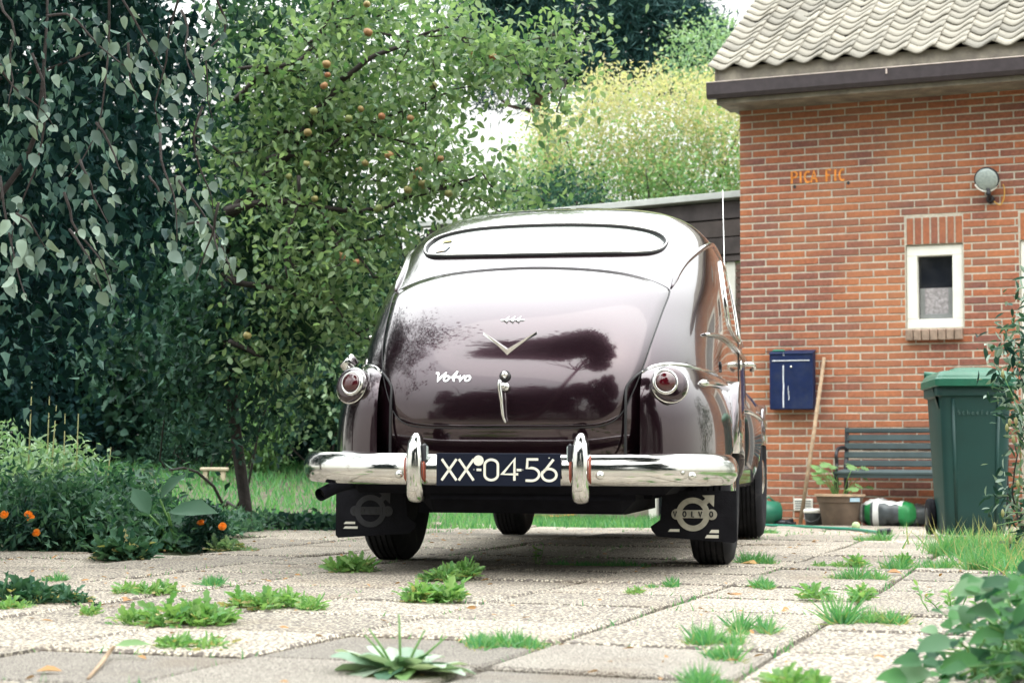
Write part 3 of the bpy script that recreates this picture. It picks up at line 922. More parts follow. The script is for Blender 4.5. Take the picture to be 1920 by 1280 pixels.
GL = {  # unit glyphs, height 1
    'X': [[(0, 0), (.56, 1)], [(0, 1), (.56, 0)]],
    '0': [arc(.28, .72, .25, .26, 0, 180) + arc(.28, .28, .25, .26, 180, 360) + [(.53, .72)]],
    '4': [[(.50, 0), (.50, 1), (.04, .30), (.64, .30)]],
    '5': [[(.50, 1), (.10, 1), (.08, .58), (.24, .60)] + arc(.24, .30, .30, .30, 80, -85)[:] + [(.03, .01)]],
    '6': [[(.46, 1), (.10, .42)] + arc(.30, .28, .27, .28, 150, 500, 24)],
    '-': [[(.02, .5), (.20, .5)]],
    'V': [[(0, 1), (.28, 0), (.56, 1)]], 'O': [arc(.3, .5, .27, .46, 90, 450, 24)], 'L': [[(.06, 1), (.06, 0), (.48, 0)]],
    'P': [[(.05, 0), (.05, 1), (.3, 1)] + arc(.3, .76, .2, .24, 80, -90, 8) + [(.05, .5)]],
    'I': [[(.08, 0), (.08, 1)]], 'C': [arc(.32, .5, .27, .46, 55, 305, 16)], 'A': [[(0, 0), (.26, 1), (.52, 0)], [(.1, .35), (.42, .35)]],
    'F': [[(.05, 0), (.05, 1), (.45, 1)], [(.05, .55), (.36, .55)]],
}
def write(parent, m, text, fn, x0, z0, hgt, wd, th, name='letter', xs_=None, shear=0.0, xk=1.0):
    x = x0
    for i, ch in enumerate(text):
        if xs_: x = xs_[i]
        if ch == ' ': continue
        mb = MB()
        for st_ in GL[ch]:
            ribbon(mb, [(x + (a * xk + shear * b) * hgt, z0 + b * hgt) for a, b in st_], wd, th, fn)
        mb.build(name, m, parent)
plf = lambda u, v, t: Vector((u, -1.1751 - t, v))
def plx(px): return .008 + (px - 944) / 237.0 * .430
write(PL, M['platewhite'], 'XX-04-56', plf, 0, .3395, .0720, .0085, .0014, xk=1.28,
      xs_=[plx(836), plx(869), plx(902), plx(917), plx(950), plx(978.5), plx(995), plx(1026)])
MB().lathe([(.0178, 0), (.0178, .0022), (.017, .0024)], (plx(906.7), -1.1752, .4065), (0, -1, 0), 24).build('white_sticker', M['platewhite'], PL)
for px_ in (1041,): MB().lathe([(.0022, 0), (.002, .0018)], (plx(px_), -1.1752, .4165), (0, -1, 0), 10).build('scratch', M['platewhite'], PL)
for px_ in (898, 991): MB().lathe([(.003, 0), (.002, .003)], (plx(px_), -1.1752, .376), (0, -1, 0), 10).build('plate_screw', M['greyframe'], PL)

# badges on the boot lid
lf = lambda u, v, t: onrear(u, v, .0035 + t)
def chev(mb, fn):
    # tapering V with a raised ridge
    tips = [(-.098, .857), (.098, .857)]
    for tx, tz in tips:
        b0, b1 = (0, .776), (0, .800)
        mid0 = (0, .788)
        vs = [fn(b0[0], b0[1], 0), fn(b1[0], b1[1], 0), fn(tx, tz + .006, 0), fn(tx * 1.0, tz - .006, 0), fn(mid0[0], mid0[1], .014), fn(tx * .98, tz, .006)]
        mb.add(vs, [(0, 3, 5, 4), (1, 4, 5, 2), (2, 5, 3)])
mb = MB(); chev(mb, lf); mb.build('chevron_badge', M['chrome'], BOOT)
mb = MB(); ribbon(mb, [(-.042, .905), (.042, .905)], .0035, .003, lf)
nb = mb.build('badge_bar', M['chrome'], BOOT)
write(nb, M['chrome'], '444', lf, 0, .897, .017, .0042, .006, name='number', xs_=[-.029, -.0075, .014], shear=.25)
# name in slanted script, one pressed piece of letters joined by a bar
sc_ = []
sh = .28
def SC(p): return [(a + sh * b, b) for a, b in p]
x0, z0, hh = -.250, .683, .030
strokes = [SC([(-.25, .98), (.05, 1.0), (.12, .9), (.22, .05), (.95, 1.0), (1.05, .98)]),
           SC(arc(1.25, .33, .30, .30, 90, 450, 18)), SC([(1.45, .48), (1.9, .42), (2.3, 1.15)]), SC([(2.3, 1.2), (2.14, .08), (2.34, .0)]), SC([(1.95, .52), (2.75, .52)]),
           SC([(2.6, .35), (2.75, .62), (2.95, .05), (3.3, .62), (3.42, .58)]), SC(arc(3.80, .33, .30, .30, 90, 450, 18)), SC([(3.35, .55), (3.6, .5)])]
mb = MB()
for s_ in strokes: ribbon(mb, [(x0 + a * hh, z0 + b * hh * .95) for a, b in s_], .0062, .004, lf)
mb.build('script_badge', M['chrome'], BOOT)
# lock and handle
c = onrear(0, .700, .0035)
MB().lathe([(.020, 0), (.020, .006), (.017, .010)], c, rear_n(0, .70), 24).build('lock_seat', M['seal'], BOOT, True)
MB().lathe([(.014, .006), (.014, .016), (.010, .026), (.004, .030)], c, rear_n(0, .70), 20).build('lock_knob', M['chrome'], BOOT, True)
c = onrear(.004, .662, .0035)
hd = MB().lathe([(.017, 0), (.016, .012), (.011, .020)], c, (0, -1, 0), 20)
hd.tube([(.004, c.y - .01, .664), (-.006, c.y - .032, .666)], [.011, .012], 12)
hd.tube(cr([(-.010, c.y - .034, .684), (-.010, c.y - .040, .664), (-.004, c.y - .038, .62), (.000, c.y - .035, .575), (.004, c.y - .030, .553), (.010, c.y - .026, .538)], 4, False),
        [.008] + [.0125] * 3 + [.011] * 5 + [.009] * 6 + [.0075] * 4 + [.006] * 2, 12, flat=.7)
hd.build('boot_handle', M['chrome'], BOOT, True)

# mud flaps with the maker's ring-and-arrow mark
for sg in (-1, 1):
    fx, fy = sg * .62, -.47
    L0 = [(-.125, .300), (.150, .300), (.150, .118), (.140, .108), (-.145, .128), (-.165, .150), (-.170, .165), (-.135, .19)]
    if sg < 0: L0 = [(-a, b) for a, b in L0]
    vs = [(fx + a, fy, b) for a, b in L0] + [(fx + a, fy + .008, b) for a, b in L0]
    n = len(L0)
    fl = MB().add(vs, [tuple(range(n)), tuple(range(n, 2 * n))[::-1]] + [(i, (i + 1) % n, n + (i + 1) % n, n + i) for i in range(n)]).build('mud_flap', M['rubber'], CAR)
    ff = lambda u, v, t: Vector((fx + u, fy - .0008 - t, v))
    mk = MB()
    ribbon(mk, [(a, b) for a, b in arc(-.012, .212, .052, .052, 0, 360, 32)], .021, .0012, ff)
    ribbon(mk, [(.024, .249), (.046, .268)], .020, .0020, ff)
    mk.add([ff(.022, .283, .0024), (ff(.068, .284, .0024)), ff(.066, .240, .0024)], [(0, 1, 2)])
    ribbon(mk, [(-.060, .213), (.036, .213)], .030, .0028, ff)
    for cc in (-.072, .058):
        mk.add([ff(cc, .212, .003)] + [ff(cc + .020 * math.cos(a), .212 + .020 * math.sin(a), .003) for a in np.linspace(0, 2 * math.pi, 17)[:-1]], [(0, k + 1, (k + 1) % 16 + 1) for k in range(16)])
    mk.build('ring_mark', M['flapmark' if sg > 0 else 'flapdim'], fl)
    write(fl, M['seal'], 'VOLVO', ff, 0, .203, .020, .0048, .0045, xs_=[-.084, -.049, -.017, .010, .050], name='letter')
    for (a0, a1, b, wd) in (((.048, .084, .150, .012), (.032, .083, .131, .012), (-.105, -.062, .152, .010)) if sg > 0 else ((-.118, -.072, .166, .009), (-.120, -.062, .148, .009))):
        MB().add([ff(a0, b - wd / 2, .0012), ff(a1, b - wd / 2, .0012), ff(a1, b + wd / 2, .0012), ff(a0 + .008, b + wd / 2, .0012)], [(0, 1, 2, 3)]).build('stripe_print', M['platewhite'], fl)

# aerial on the right of the cowl
MB().tube([(.575, 1.95, .90), (.57, 1.95, 1.0), (.555, 1.95, 1.80)], [.006, .003, .0016], 6).build('aerial', M['chrome'], CAR, True)

# ================================================================== HOUSE
WA = rad(23.4)
HX, HY = 1.876, 14.4
HZ = gz(HX, HY)
wd_ = Vector((math.cos(WA), -math.sin(WA), 0)); wn_ = Vector((-math.sin(WA), -math.cos(WA), 0))   # along, outward
HOUSE = empty('brick_house', (HX, HY, HZ), -WA, 'red brick house end with pale pantiles and a small white window', 'house')
def WL(px, py, out=0.0):
    """(u along the wall, height above its foot) of a pixel on the plane 'out' metres proud of the wall"""
    d = CAMROT @ Vector(((px - 960) / FPX, -(py - 640) / FPX, -1.0))
    o = Vector((HX, HY, 0)) + wn_ * out
    t = (o - Vector((0, 0, CZ))).dot(wn_) / d.dot(wn_)
    p = Vector((0, 0, CZ)) + d * t
    return (p - Vector((HX, HY, 0))).dot(wd_), p.z - HZ
def brick_mesh(name, lx, lz, m, dp=.03):
    o = MB().box((0, 0, 0), (lx, dp, lz), b=.003).build(name, m)
    d = o.data; bpy.data.objects.remove(o); return d
CO, ST = .0600, .220
WALLW, WALLH = 4.6, 3.54
u0, v1 = WL(1698, 455); u1, v0 = WL(1807, 606)
v1b = round(v1 / CO) * CO; v0b = round((v0 - .0) / CO) * CO
u2 = WL(1912, 450)[0]; v2 = round(WL(1912, 452)[1] / CO) * CO
WIN = (u0, u1, v0b, v1b)
# mortar wall round the openings (bricks stand 6 mm proud of it)
mw = MB()
T = .20
def wbox(a, b, c, d): mw.box(((a + b) / 2, T / 2 - .0015, (c + d) / 2), (b - a, T, d - c))
wbox(0, u0, 0, WALLH); wbox(u0, u1, 0, v0b); wbox(u0, u1, v1b, WALLH); wbox(u1, u2, 0, WALLH); wbox(u2, u2 + .95, v2, WALLH); wbox(u2 + .95, WALLW, 0, WALLH)
mw.box((.1, 3.0 + .209, WALLH / 2), (.2, 5.6, WALLH))
mw.build('mortar_bed', M['mortar'], HOUSE)
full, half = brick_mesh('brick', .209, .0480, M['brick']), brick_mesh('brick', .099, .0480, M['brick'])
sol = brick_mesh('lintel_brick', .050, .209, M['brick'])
bl = []
ncr = int(WALLH / CO)
LW = 7 * .0625 + .012
lu0 = u0 + .004
for r in range(ncr):
    z = r * CO + CO / 2 - .004
    a = 0.0 if r % 2 else -ST / 2
    while a < WALLW:
        b = a + ST - .011
        s0, s1 = max(a, .0), min(b, WALLW)
        segs = [(s0, s1)]
        cuts = []
        if v0b < z < v1b: cuts.append((u0 - .004, u1 + .004))
        if v1b < z < v1b + .22: cuts.append((u0 - .006, u1 + .002))
        if z < v2: cuts.append((u2 - .004, u2 + .95))
        if v2 < z < v2 + .22: cuts.append((u2 - .006, u2 + .95))
        for c0, c1 in cuts:
            ns_ = []
            for s_, e_ in segs:
                if e_ <= c0 or s_ >= c1: ns_.append((s_, e_))
                else:
                    if s_ < c0 - .016: ns_.append((s_, c0 - .004))
                    if e_ > c1 + .016: ns_.append((c1 + .004, e_))
            segs = ns_
        for s_, e_ in segs:
            if e_ - s_ > .012: bl.append((s_, e_, z))
        a += ST
def hw(u, v, out=0.0): return Vector((HX, HY, HZ)) + wd_ * u + wn_ * out + Vector((0, 0, v))
sc_b = []
for s_, e_, z in bl:
    px, py, d = project(hw((s_ + e_) / 2, z))
    vis = 1385 < px < 1925 and -10 < py < 985 and not (px < 1435 and py > 690) and not (px > 1740 and py > 690) and not (px > 1560 and py > 815) and py > 190
    sc_b.append((0 if vis and (e_ - s_) > .15 else 1, d, s_, e_, z))
sc_b.sort()
# an even spread of the visible wall: the nearest 290 whole bricks are single objects
jb = MB(); nb_ = 0
for nv, d, s_, e_, z in sc_b:
    L = e_ - s_
    jit = random.uniform(-.0025, .0025)
    if nv == 0 and nb_ < 286 and abs(L - .209) < .004:
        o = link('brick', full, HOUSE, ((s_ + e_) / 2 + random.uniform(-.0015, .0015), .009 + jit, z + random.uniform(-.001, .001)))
        o.rotation_euler = (0, random.gauss(0, .004), random.gauss(0, .003)); nb_ += 1
    else:
        jb.box(((s_ + e_) / 2, .009 + jit, z), (L, .03, .0480), Matrix.Rotation(random.gauss(0, .004), 3, 'Y'), b=.0035)
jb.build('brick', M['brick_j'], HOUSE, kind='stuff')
nl = 7
for k in range(nl):
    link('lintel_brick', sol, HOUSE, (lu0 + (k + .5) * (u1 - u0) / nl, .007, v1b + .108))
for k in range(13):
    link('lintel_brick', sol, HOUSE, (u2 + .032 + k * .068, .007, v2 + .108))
# return wall along the gable side, bricks joined
jb = MB()
for r in range(ncr):
    z = r * CO + CO / 2 - .004; a = .2 if r % 2 else .09
    while a < 5.8:
        jb.box((-.004, a + .105, z), (.03, .209, .0480)); a += ST
jb.build('gable_brick', M['brick_side'], HOUSE, kind='stuff')

# window
wf = MB()
fw_ = .088
for (a, b, c, d) in ((u0, u1, v1b - fw_, v1b - .004), (u0, u1, v0b, v0b + fw_ * .82), (u0, u0 + fw_, v0b + fw_ * .82, v1b - fw_), (u1 - fw_, u1, v0b + fw_ * .82, v1b - fw_)):
    wf.box(((a + b) / 2, .055, (c + d) / 2), (b - a - .004, .075, d - c), b=.004)
WF = wf.build('window', M['white'], HOUSE, 'auto')
iu0, iu1, iv0, iv1 = u0 + fw_, u1 - fw_, v0b + fw_ * .82, v1b - fw_
MB().box(((iu0 + iu1) / 2, .105, (iv0 + iv1) / 2), (iu1 - iu0 + .01, .006, iv1 - iv0 + .01)).build('pane', M['darkglass'], WF)
gi = MB()
hh_ = (iv1 - iv0) * .50
for a, b, c, d in ((iu0 + .004, iu1 - .004, iv0 + .004, iv0 + .045), (iu0 + .004, iu0 + .042, iv0 + .045, iv0 + hh_), (iu1 - .042, iu1 - .004, iv0 + .045, iv0 + hh_)):
    gi.box(((a + b) / 2, .094, (c + d) / 2), (b - a, .012, d - c), b=.003)
gi.build('lower_sash', M['greyframe'], WF, 'auto')
MB().box(((iu0 + iu1) / 2, .098, iv0 + .045 + (hh_ - .045) / 2), (iu1 - iu0 - .084, .006, hh_ - .045)).build('rippled_pane', M['ripple'], WF)
for k in range(7):
    wdt = (u1 - u0) / 7
    MB().box((u0 + wdt * (k + .5), -.012, v0b - .052), (wdt - .006, .115, .085), Matrix.Rotation(rad(7), 3, 'X'), b=.006).build('sill_brick', M['sill'], HOUSE)
# frame of the next opening, cut by the picture edge
df = MB()
df.box((u2 + .045, .055, v2 / 2), (.085, .08, v2 - .004), b=.004).box((u2 + .905, .055, v2 / 2), (.085, .08, v2 - .004), b=.004).box((u2 + .475, .055, v2 - .05), (.77, .08, .09), b=.004)
DF = df.build('door_frame', M['white'], HOUSE, 'auto')
MB().box((u2 + .475, .07, (v2 - .1) / 2), (.77, .04, v2 - .1)).build('door', M['greyframe'], DF)

# eaves: fascia, gutter with lip and bracket, soffit
OV = .40
eu0 = WL(1339, 140, OV)[0]
vt = WL(1345, 128, OV)[1]; vg = WL(1345, 158, OV)[1]; vb = WL(1345, 187, OV)[1]; vs_ = WL(1345, 196, OV)[1]
EL = WALLW + .4
MB().box(((eu0 + EL) / 2 + .02, -OV + .012, (vt + vs_) / 2), (EL - eu0, .024, vt - vs_), b=.003).build('fascia', M['fascia'], HOUSE)
gsec = [(-OV - .001, vg), (-OV - .055, vg + .004), (-OV - .078, vg), (-OV - .078, vg - .012), (-OV - .070, vb + .030), (-OV - .050, vb), (-OV - .001, vb)]
n = len(gsec)
gpts = [(eu0 - .045, a, b) for a, b in gsec] + [(EL, a, b) for a, b in gsec]
gm = MB().add(gpts, [(i, (i + 1) % n, n + (i + 1) % n, n + i) for i in range(n)] + [tuple(range(n)), tuple(range(n, 2 * n))[::-1]])
GU = gm.build('gutter', M['gutter'], HOUSE)
MB().tube([(eu0 - .045, -OV - .079, vg + .001), (EL, -OV - .079, vg + .001)], .0045, 8).build('gutter_lip', M['gutter_lip'], GU, True)
for px in (1662,):
    uu = WL(px, 140, OV + .08)[0]
    MB().box((uu, -OV - .080, vg - .028), (.014, .010, .040), b=.003).build('gutter_bracket', M['gutter_lip'], GU)
for k in range(7):
    MB().box(((eu0 + EL) / 2, -OV + .055 + k * .058, vs_ + .010 + (.010 if k else .0)), (EL - eu0 - .02, .055, .016), b=.002).build('soffit_board', M['fascia'], HOUSE)
MB().box((eu0 + .02, .0, (vt + vs_) / 2 + .03), (.03, OV * 2, vt - vs_ - .03)).build('verge_board', M['fascia'], HOUSE)

# pantiles
TP = rad(32); EX = .150; TWD = .2235
def tile_mesh():
    vs, fs = [], []
    nu_, nv_ = 13, 3
    L, th = .235, .014
    for s in (0, 1):
        for i in range(nv_):
            for k in range(nu_):
                t = k / (nu_ - 1)
                x = t * (TWD + .028)
                wv = .024 * math.cos(2 * math.pi * (t * 1.02) + .35) + (.010 * max(0, t - .8) * 5)
                vs.append((x, i / (nv_ - 1) * L, wv - (th if s else 0) - .0 * i))
    N = nu_ * nv_
    for s in (0, 1):
        for i in range(nv_ - 1):
            for k in range(nu_ - 1):
                a = s * N + i * nu_ + k
                q = (a, a + 1, a + nu_ + 1, a + nu_)
                fs.append(q if s == 0 else q[::-1])
    for k in range(nu_ - 1): fs.append((k, N + k, N + k + 1, k + 1))
    for i in range(nv_ - 1):
        a = i * nu_; fs.append((a, a + nu_, N + a + nu_, N + a)); a = i * nu_ + nu_ - 1; fs.append((a, N + a, N + a + nu_, a + nu_))
    o = MB().add(vs, fs).build('roof_tile', M['tile'], None, True, recalc=True)
    d = o.data; bpy.data.objects.remove(o); return d
tm = tile_mesh()
tilt = .085
NT = 0
e0v = vt + .030
base_rot = TP - tilt
rows_, cols_ = 17, 17
jt = MB()
for r in range(rows_ + 8):
    for c in range(cols_ + 6):
        u = eu0 - .035 + c * TWD
        d = -.055 + r * EX
        y = -OV + d * math.cos(TP); z = e0v + d * math.sin(TP)
        px, py, dd = project(hw(u + TWD / 2, z, -y))
        if r < rows_ and c < cols_ and -60 < py < 140 and px < 2000 and NT < 290:
            o = link('roof_tile', tm, HOUSE, (u + random.uniform(-.004, .004), y, z + random.uniform(-.003, .003)))
            o.rotation_euler = (base_rot + random.gauss(0, .010), random.gauss(0, .010), random.gauss(0, .008)); NT += 1
            if (r, c) == (7, 2): o.rotation_euler[1] += .10; o.location.z += .015
        elif u < EL:
            m3 = Matrix.Rotation(base_rot, 3, 'X')
            vv = [Vector((u, y, z)) + m3 @ v.co for v in tm.vertices]
            jt.add(vv, [tuple(p.vertices) for p in tm.polygons])
jt.build('roof_tile', M['tile'], HOUSE, True, kind='stuff')
# roof deck below the tiles
m3 = Matrix.Rotation(TP, 3, 'X')
MB().box(m3 @ Vector((0, 1.95, -.035)) + Vector(((eu0 + EL) / 2 + .02, -OV, e0v - .02)), (EL - eu0 - .02, 3.9, .03), m3).build('roof_deck', M['under'], HOUSE)

# rusty hand-painted letters, two fixing holes and the damp bricks below them
a0, b0 = WL(1484, 346); a1, b1 = WL(1592, 341)
fn = lambda u, v, t: Vector((u, -.0095 - t, v))
xs_ = [WL(p, 340)[0] for p in (1484, 1500, 1508.5, 1521, 1549, 1565, 1573.5)]
write(HOUSE, M['rust'], 'PICAFIC', fn, 0, b0 + .004, .096, .017, .0015, name='rusty_letter', xs_=xs_)
for px, py in ((1490.5, 350.5), (1591, 343.5)):
    a, b = WL(px, py)
    MB().lathe([(.014, 0), (.013, .002)], (a, -.0085, b), (0, -1, 0), 14).build('fixing_hole', M['seal'], HOUSE)
# white air brick low on the wall
a, b = WL(1489, 815 + 119); a2, b2 = WL(1525, 957)
gr = MB().box(((a + a2) / 2, -.012, (b + b2) / 2), (a2 - a, .02, b - b2), b=.003).build('air_vent', M['white'], HOUSE, 'auto')
for k in range(4):
    for s in (0, 1):
        MB().box((a + (a2 - a) * (.27 + .46 * s), -.0235, b2 + (b - b2) * (.2 + .2 * k)), ((a2 - a) * .36, .004, .007)).build('vent_slot', M['greyframe'], gr)

# ------------------------------------------------------------------ security lamp, a thing of its own
a, b = WL(1858, 375)
p = hw(a, b, .02)
SL = empty('security_lamp', p, -WA, 'round bulkhead lamp with black hood on a bracket high on the brick wall', 'lamp')
MB().lathe([(.032, 0), (.032, .035), (.02, .05)], (0, 0.01, 0), (0, -1, 0), 18).build('wall_mount', M['blackiron'], SL, True)
ax = Vector((-.12, -.93, -.36)).normalized()
cc = Vector((-.012, -.085, .148))
MB().tube([(0, -.03, 0), (0, -.07, .02), (-.006, -.085, .08)], [.016, .016, .014], 10).lathe([(.018, -.01), (.018, .012)], (-.002, -.088, .035), (0, -1, 0), 12).build('bracket', M['blackiron'], SL, True)
MB().lathe([(.02, -.07), (.06, -.055), (.090, -.02), (.097, .0), (.097, .018), (.090, .020)], cc, ax, 30, 1.0).build('lamp_housing', M['blackiron'], SL, True)
MB().lathe([(.088, .008), (.088, .020), (.07, .030), (.03, .036), (.005, .037)], cc, ax, 30).build('lamp_glass', M['lampglass'], SL, True)
pts = []
for a_ in np.linspace(200, 345, 16):
    u_ = Vector((1, 0, 0)); v_ = ax.cross(u_).normalized(); v_ = v_ if v_.z > 0 else -v_
    pts.append(cc + ax * .022 + u_ * math.cos(rad(a_)) * .093 + v_ * math.sin(rad(a_)) * .093)
MB().tube(pts, .0065, 8).build('rim_guard', M['white'], SL, True)
MB().tube(cr([(.03, -.03, -.02), (.075, -.03, -.05), (.105, -.035, .0), (.11, -.035, .07), (.10, -.04, .11)], 4, False), .005, 6).build('cable', M['cable'], SL, True)

# ------------------------------------------------------------------ wooden lean-to behind
def SP(px, py, Y): return P(px, py, Y)
aL, aR = SP(835, 412, 16.9), SP(1400, 360, 15.0)
SHED = empty('wooden_shed', (aR.x, aR.y, gz(0, 15.5)), math.atan2(aL.y - aR.y, aL.x - aR.x) - math.pi, 'flat roofed lean-to of dark horizontal boards with a pale roof edge', 'shed')
slen = math.hypot(aL.x - aR.x, aL.y - aR.y)
top = aR.z - gz(0, 15.5)
def sb(name, x0, x1, z0, z1, y, dy, m, par=None, b=.003):
    return MB().box(((x0 + x1) / 2, y, (z0 + z1) / 2), (x1 - x0, dy, z1 - z0), b=b).build(name, m, par or SHED)
sb('roof_edge', -slen - .3, .05, top - .055, top, -.06, .12, M['zinc'])
sb('roof_sheet', -slen - .3, .05, top - .025, top - .008, 1.5, 3.0, M['zinc'])
zz = top - .066
for k in range(4):
    hgt = (.155, .155, .155, .06)[k]
    sb('board', -slen - .2, .02, zz - hgt, zz - .010, -.02 - .012 * (k % 2 == 0), .03, M['planks'])
    zz -= hgt
sb('back_panel', -slen - .2, .02, zz, top - .06, .02, .03, M['under'])
# below: brick pier at the right, white door frame, dark glazed door, wall to the left
du1 = -.105; du0 = -.30
pj = MB()
sb('pier_core', -.105, .02, 0, zz - .004, .06, .10, M['mortar'])
for r in range(int(zz / CO)):
    pj.box((-.04, .004, r * CO + .03), (.12, .03, .0480))
pj.build('pier_brick', M['brick_side'], SHED, kind='stuff')
DR = sb('door_frame', -.20, -.11, 0, zz - .006, .02, .05, M['white'])
sb('door_frame', -.98, -.90, 0, zz - .006, .02, .05, M['white'])
sb('door_head', -.90, -.20, zz - .06, zz - .006, .02, .05, M['white'])
DO = sb('door', -.895, -.205, 0, zz - .062, .04, .03, M['darkglass'])
MB().box((-.155, -.018, 1.62), (.03, .02, .09), b=.005).tube([(-.155, -.03, 1.64), (-.16, -.055, 1.64), (-.19, -.06, 1.64)], .010, 8).build('door_handle', M['chrome'], DO, True)
sb('side_wall', -slen - .2, -.985, 0, zz - .004, .04, .08, M['fascia'])

# ================================================================== THINGS ALONG THE WALL
def wall_empty(name, px, py_base, out, label, cat, group=None):
    u, v = WL(px, py_base, out)
    p = hw(u, 0, out); p.z = gz(p.x, p.y)
    return empty(name, p, -WA, label, cat, group), u

# letter box
a, b = WL(1443, 661, .10); a2, b2 = WL(1525, 767, .10)
p = hw((a + a2) / 2, b2, .01)
LB = empty('mailbox', p, -WA, 'blue metal letter box with white streaks fixed to the brick wall', 'mailbox')
w_, h_ = a2 - a, b - b2
MB().box((0, -.05, h_ / 2), (w_, .095, h_), b=.006).build('box', M['mailblue'], LB, 'auto')
MB().add([(-w_ / 2 - .004, -.002, h_ + .022), (w_ / 2 + .004, -.002, h_ + .022), (w_ / 2 + .004, -.105, h_ - .008), (-w_ / 2 - .004, -.105, h_ - .008),
          (-w_ / 2 - .004, -.002, h_ + .012), (w_ / 2 + .004, -.002, h_ + .012), (w_ / 2 + .004, -.105, h_ - .016), (-w_ / 2 - .004, -.105, h_ - .016)],
         [(0, 3, 2, 1), (4, 5, 6, 7), (0, 1, 5, 4), (3, 7, 6, 2), (0, 4, 7, 3), (1, 2, 6, 5)]).build('lid', M['mailblue'], LB)
MB().box((-.002, -.100, h_ - .068), (w_ * .86, .008, .008), b=.002).build('flap_rail', M['dropping'], LB)
MB().box((-.002, -.099, h_ - .045), (w_ * .88, .005, .038), b=.002).build('letter_flap', M['mailblue'], LB, 'auto')
MB().lathe([(.010, 0), (.009, .005), (.003, .007)], (0, -.098, h_ - .118), (0, -1, 0), 14).build('lock', M['chrome'], LB, True)
for (x, z0_, z1_, wd2) in ((-.062, .015, h_ - .105, .010), (-.062, h_ - .07, h_ - .004, .011), (-.020, .075, .145, .006), (-.024, .13, .19, .004)):
    mb = MB(); ribbon(mb, [(x + random.uniform(-.003, .003), z0_ + (z1_ - z0_) * t) for t in np.linspace(0, 1, 7)], wd2, .0015, lambda u, v, t: Vector((u, -.0985 - t, v)))
    mb.build('bird_streak', M['dropping'], LB)
TW = empty('garden_trowel', hw(a - .03, b + .012, .045), -WA, 'small hand tool with green handle lying on top of the blue letter box', 'hand tool')
MB().tube([(-.02, 0, 0), (.05, 0, .002)], [.004, .005], 8).build('blade', M['blackiron'], TW, True)
MB().tube([(.04, 0, .002), (.06, -.005, .006), (.135, -.01, .004), (.145, -.01, .004)], [.007, .012, .011, .006], 10).build('handle', M['greenplastic'], TW, True)

# wooden stick leaning on the wall
p0 = hw(*[WL(1500, 975, .30)[0]], 0, .30); p0.z = gz(p0.x, p0.y)
u_, v_ = WL(1546, 670, .02); p1 = hw(u_, v_, .03)
ST_ = empty('wooden_stick', p0, 0, 'pale wooden broomstick leaning against the wall right of the letter box', 'stick')
MB().tube([(0, 0, .0), (p1 - p0) * .5 + Vector((.004, 0, 0)), p1 - p0], [.016, .0165, .015], 10).build('handle', M['wood'], ST_, True)

# bench
BU0 = WL(1565, 815, .55)[0]; BU1 = BU0 + 1.25
bz0 = 0
p = hw((BU0 + BU1) / 2, 0, .35); p.z = gz(p.x, p.y)
BE = empty('garden_bench', p, -WA, 'dark green slatted garden bench standing against the brick wall behind the bin', 'bench')
L_ = BU1 - BU0
zt = [WL(1700, y, .16)[1] for y in (807, 815, 826, 832, 842, 848, 859, 865, 876)]
def slat(name, z0_, z1_, y, dy, tl=0):
    MB().box((0, y, (z0_ + z1_) / 2), (L_, dy, z1_ - z0_), Matrix.Rotation(rad(tl), 3, 'X'), b=.005).build(name, M['bench'], BE, 'auto')
zt_ = WL(1650, 808, .22)[1]; zb_ = WL(1650, 878, .22)[1]
pit = (zt_ - zb_) / 4.35
slat('back_slat', zt_ - .03, zt_ + .004, .165, .05, -4)
for k in range(4): slat('back_slat', zt_ - .045 - pit * (k + .72), zt_ - .045 - pit * k, .15 - .012 * k, .02, -10)
zs = WL(1650, 888, .60)[1]
for k in range(5): MB().box((0, -.24 + k * .078, zs - .012 + .004 * k), (L_, .062, .024), b=.005).build('seat_slat', M['bench'], BE, 'auto')
MB().box((0, -.255, zs - .034), (L_ - .06, .02, .03)).build('front_rail', M['bench'], BE)
for s in (-1, 1):
    x = s * (L_ / 2 - .015)
    MB().tube(cr([(x, .16, zt_ + .01), (x, .14, zs + .12), (x, .10, zs), (x, .15, .10), (x, .17, .005)], 4, False), .017, 8).build('back_leg', M['blackiron'], BE, True)
    MB().tube(cr([(x, -.23, zs - .02), (x, -.22, .22), (x, -.25, .10), (x, -.27, .005)], 4, False), .018, 8).build('front_leg', M['blackiron'], BE, True)
    MB().tube(cr([(x, .13, zs + .17), (x, .02, zs + .185), (x, -.16, zs + .17), (x, -.22, zs + .12), (x, -.20, zs + .06), (x, -.23, zs)], 4, False), .014, 8).build('armrest', M['blackiron'], BE, True)
for zc in (zt_ - .06, zt_ - .06 - pit * 1.8):
    MB().lathe([(.008, 0), (.006, .005)], (-L_ / 2 + .03, .135, zc), (0, -1, 0), 10).build('bolt', M['chrome'], BE)

# flower pot with a leafy plant
FP, fu = wall_empty('flower_pot', 1575, 978, .62, 'brown plastic flower pot with pale rim standing before the bench', 'flower pot')
FP.rotation_euler = (0, 0, 0)
sc = 3300 / FP.location.y
pr, ph = 46 / sc, 60 / sc
MB().lathe([(pr * .66, 0), (pr * .70, .01), (pr * .86, ph * .74), (pr * .90, ph * .75), (pr * .95, ph * .93), (pr * .90, ph * .93), (pr * .86, ph * .80)], (0, 0, 0), (0, 0, 1), 32).build('pot', M['pot'], FP, 'auto')
MB().lathe([(pr * .93, ph * .93), (pr * 1.02, ph * .94), (pr * 1.02, ph), (pr * .92, ph)], (0, 0, 0), (0, 0, 1), 32).build('rim', M['potrim'], FP, 'auto')
MB().lathe([(pr * .9, ph * .90), (pr * .1, ph * .92)], (0, 0, 0), (0, 0, 1), 20).build('potting_soil', M['soil'], FP)
st = []
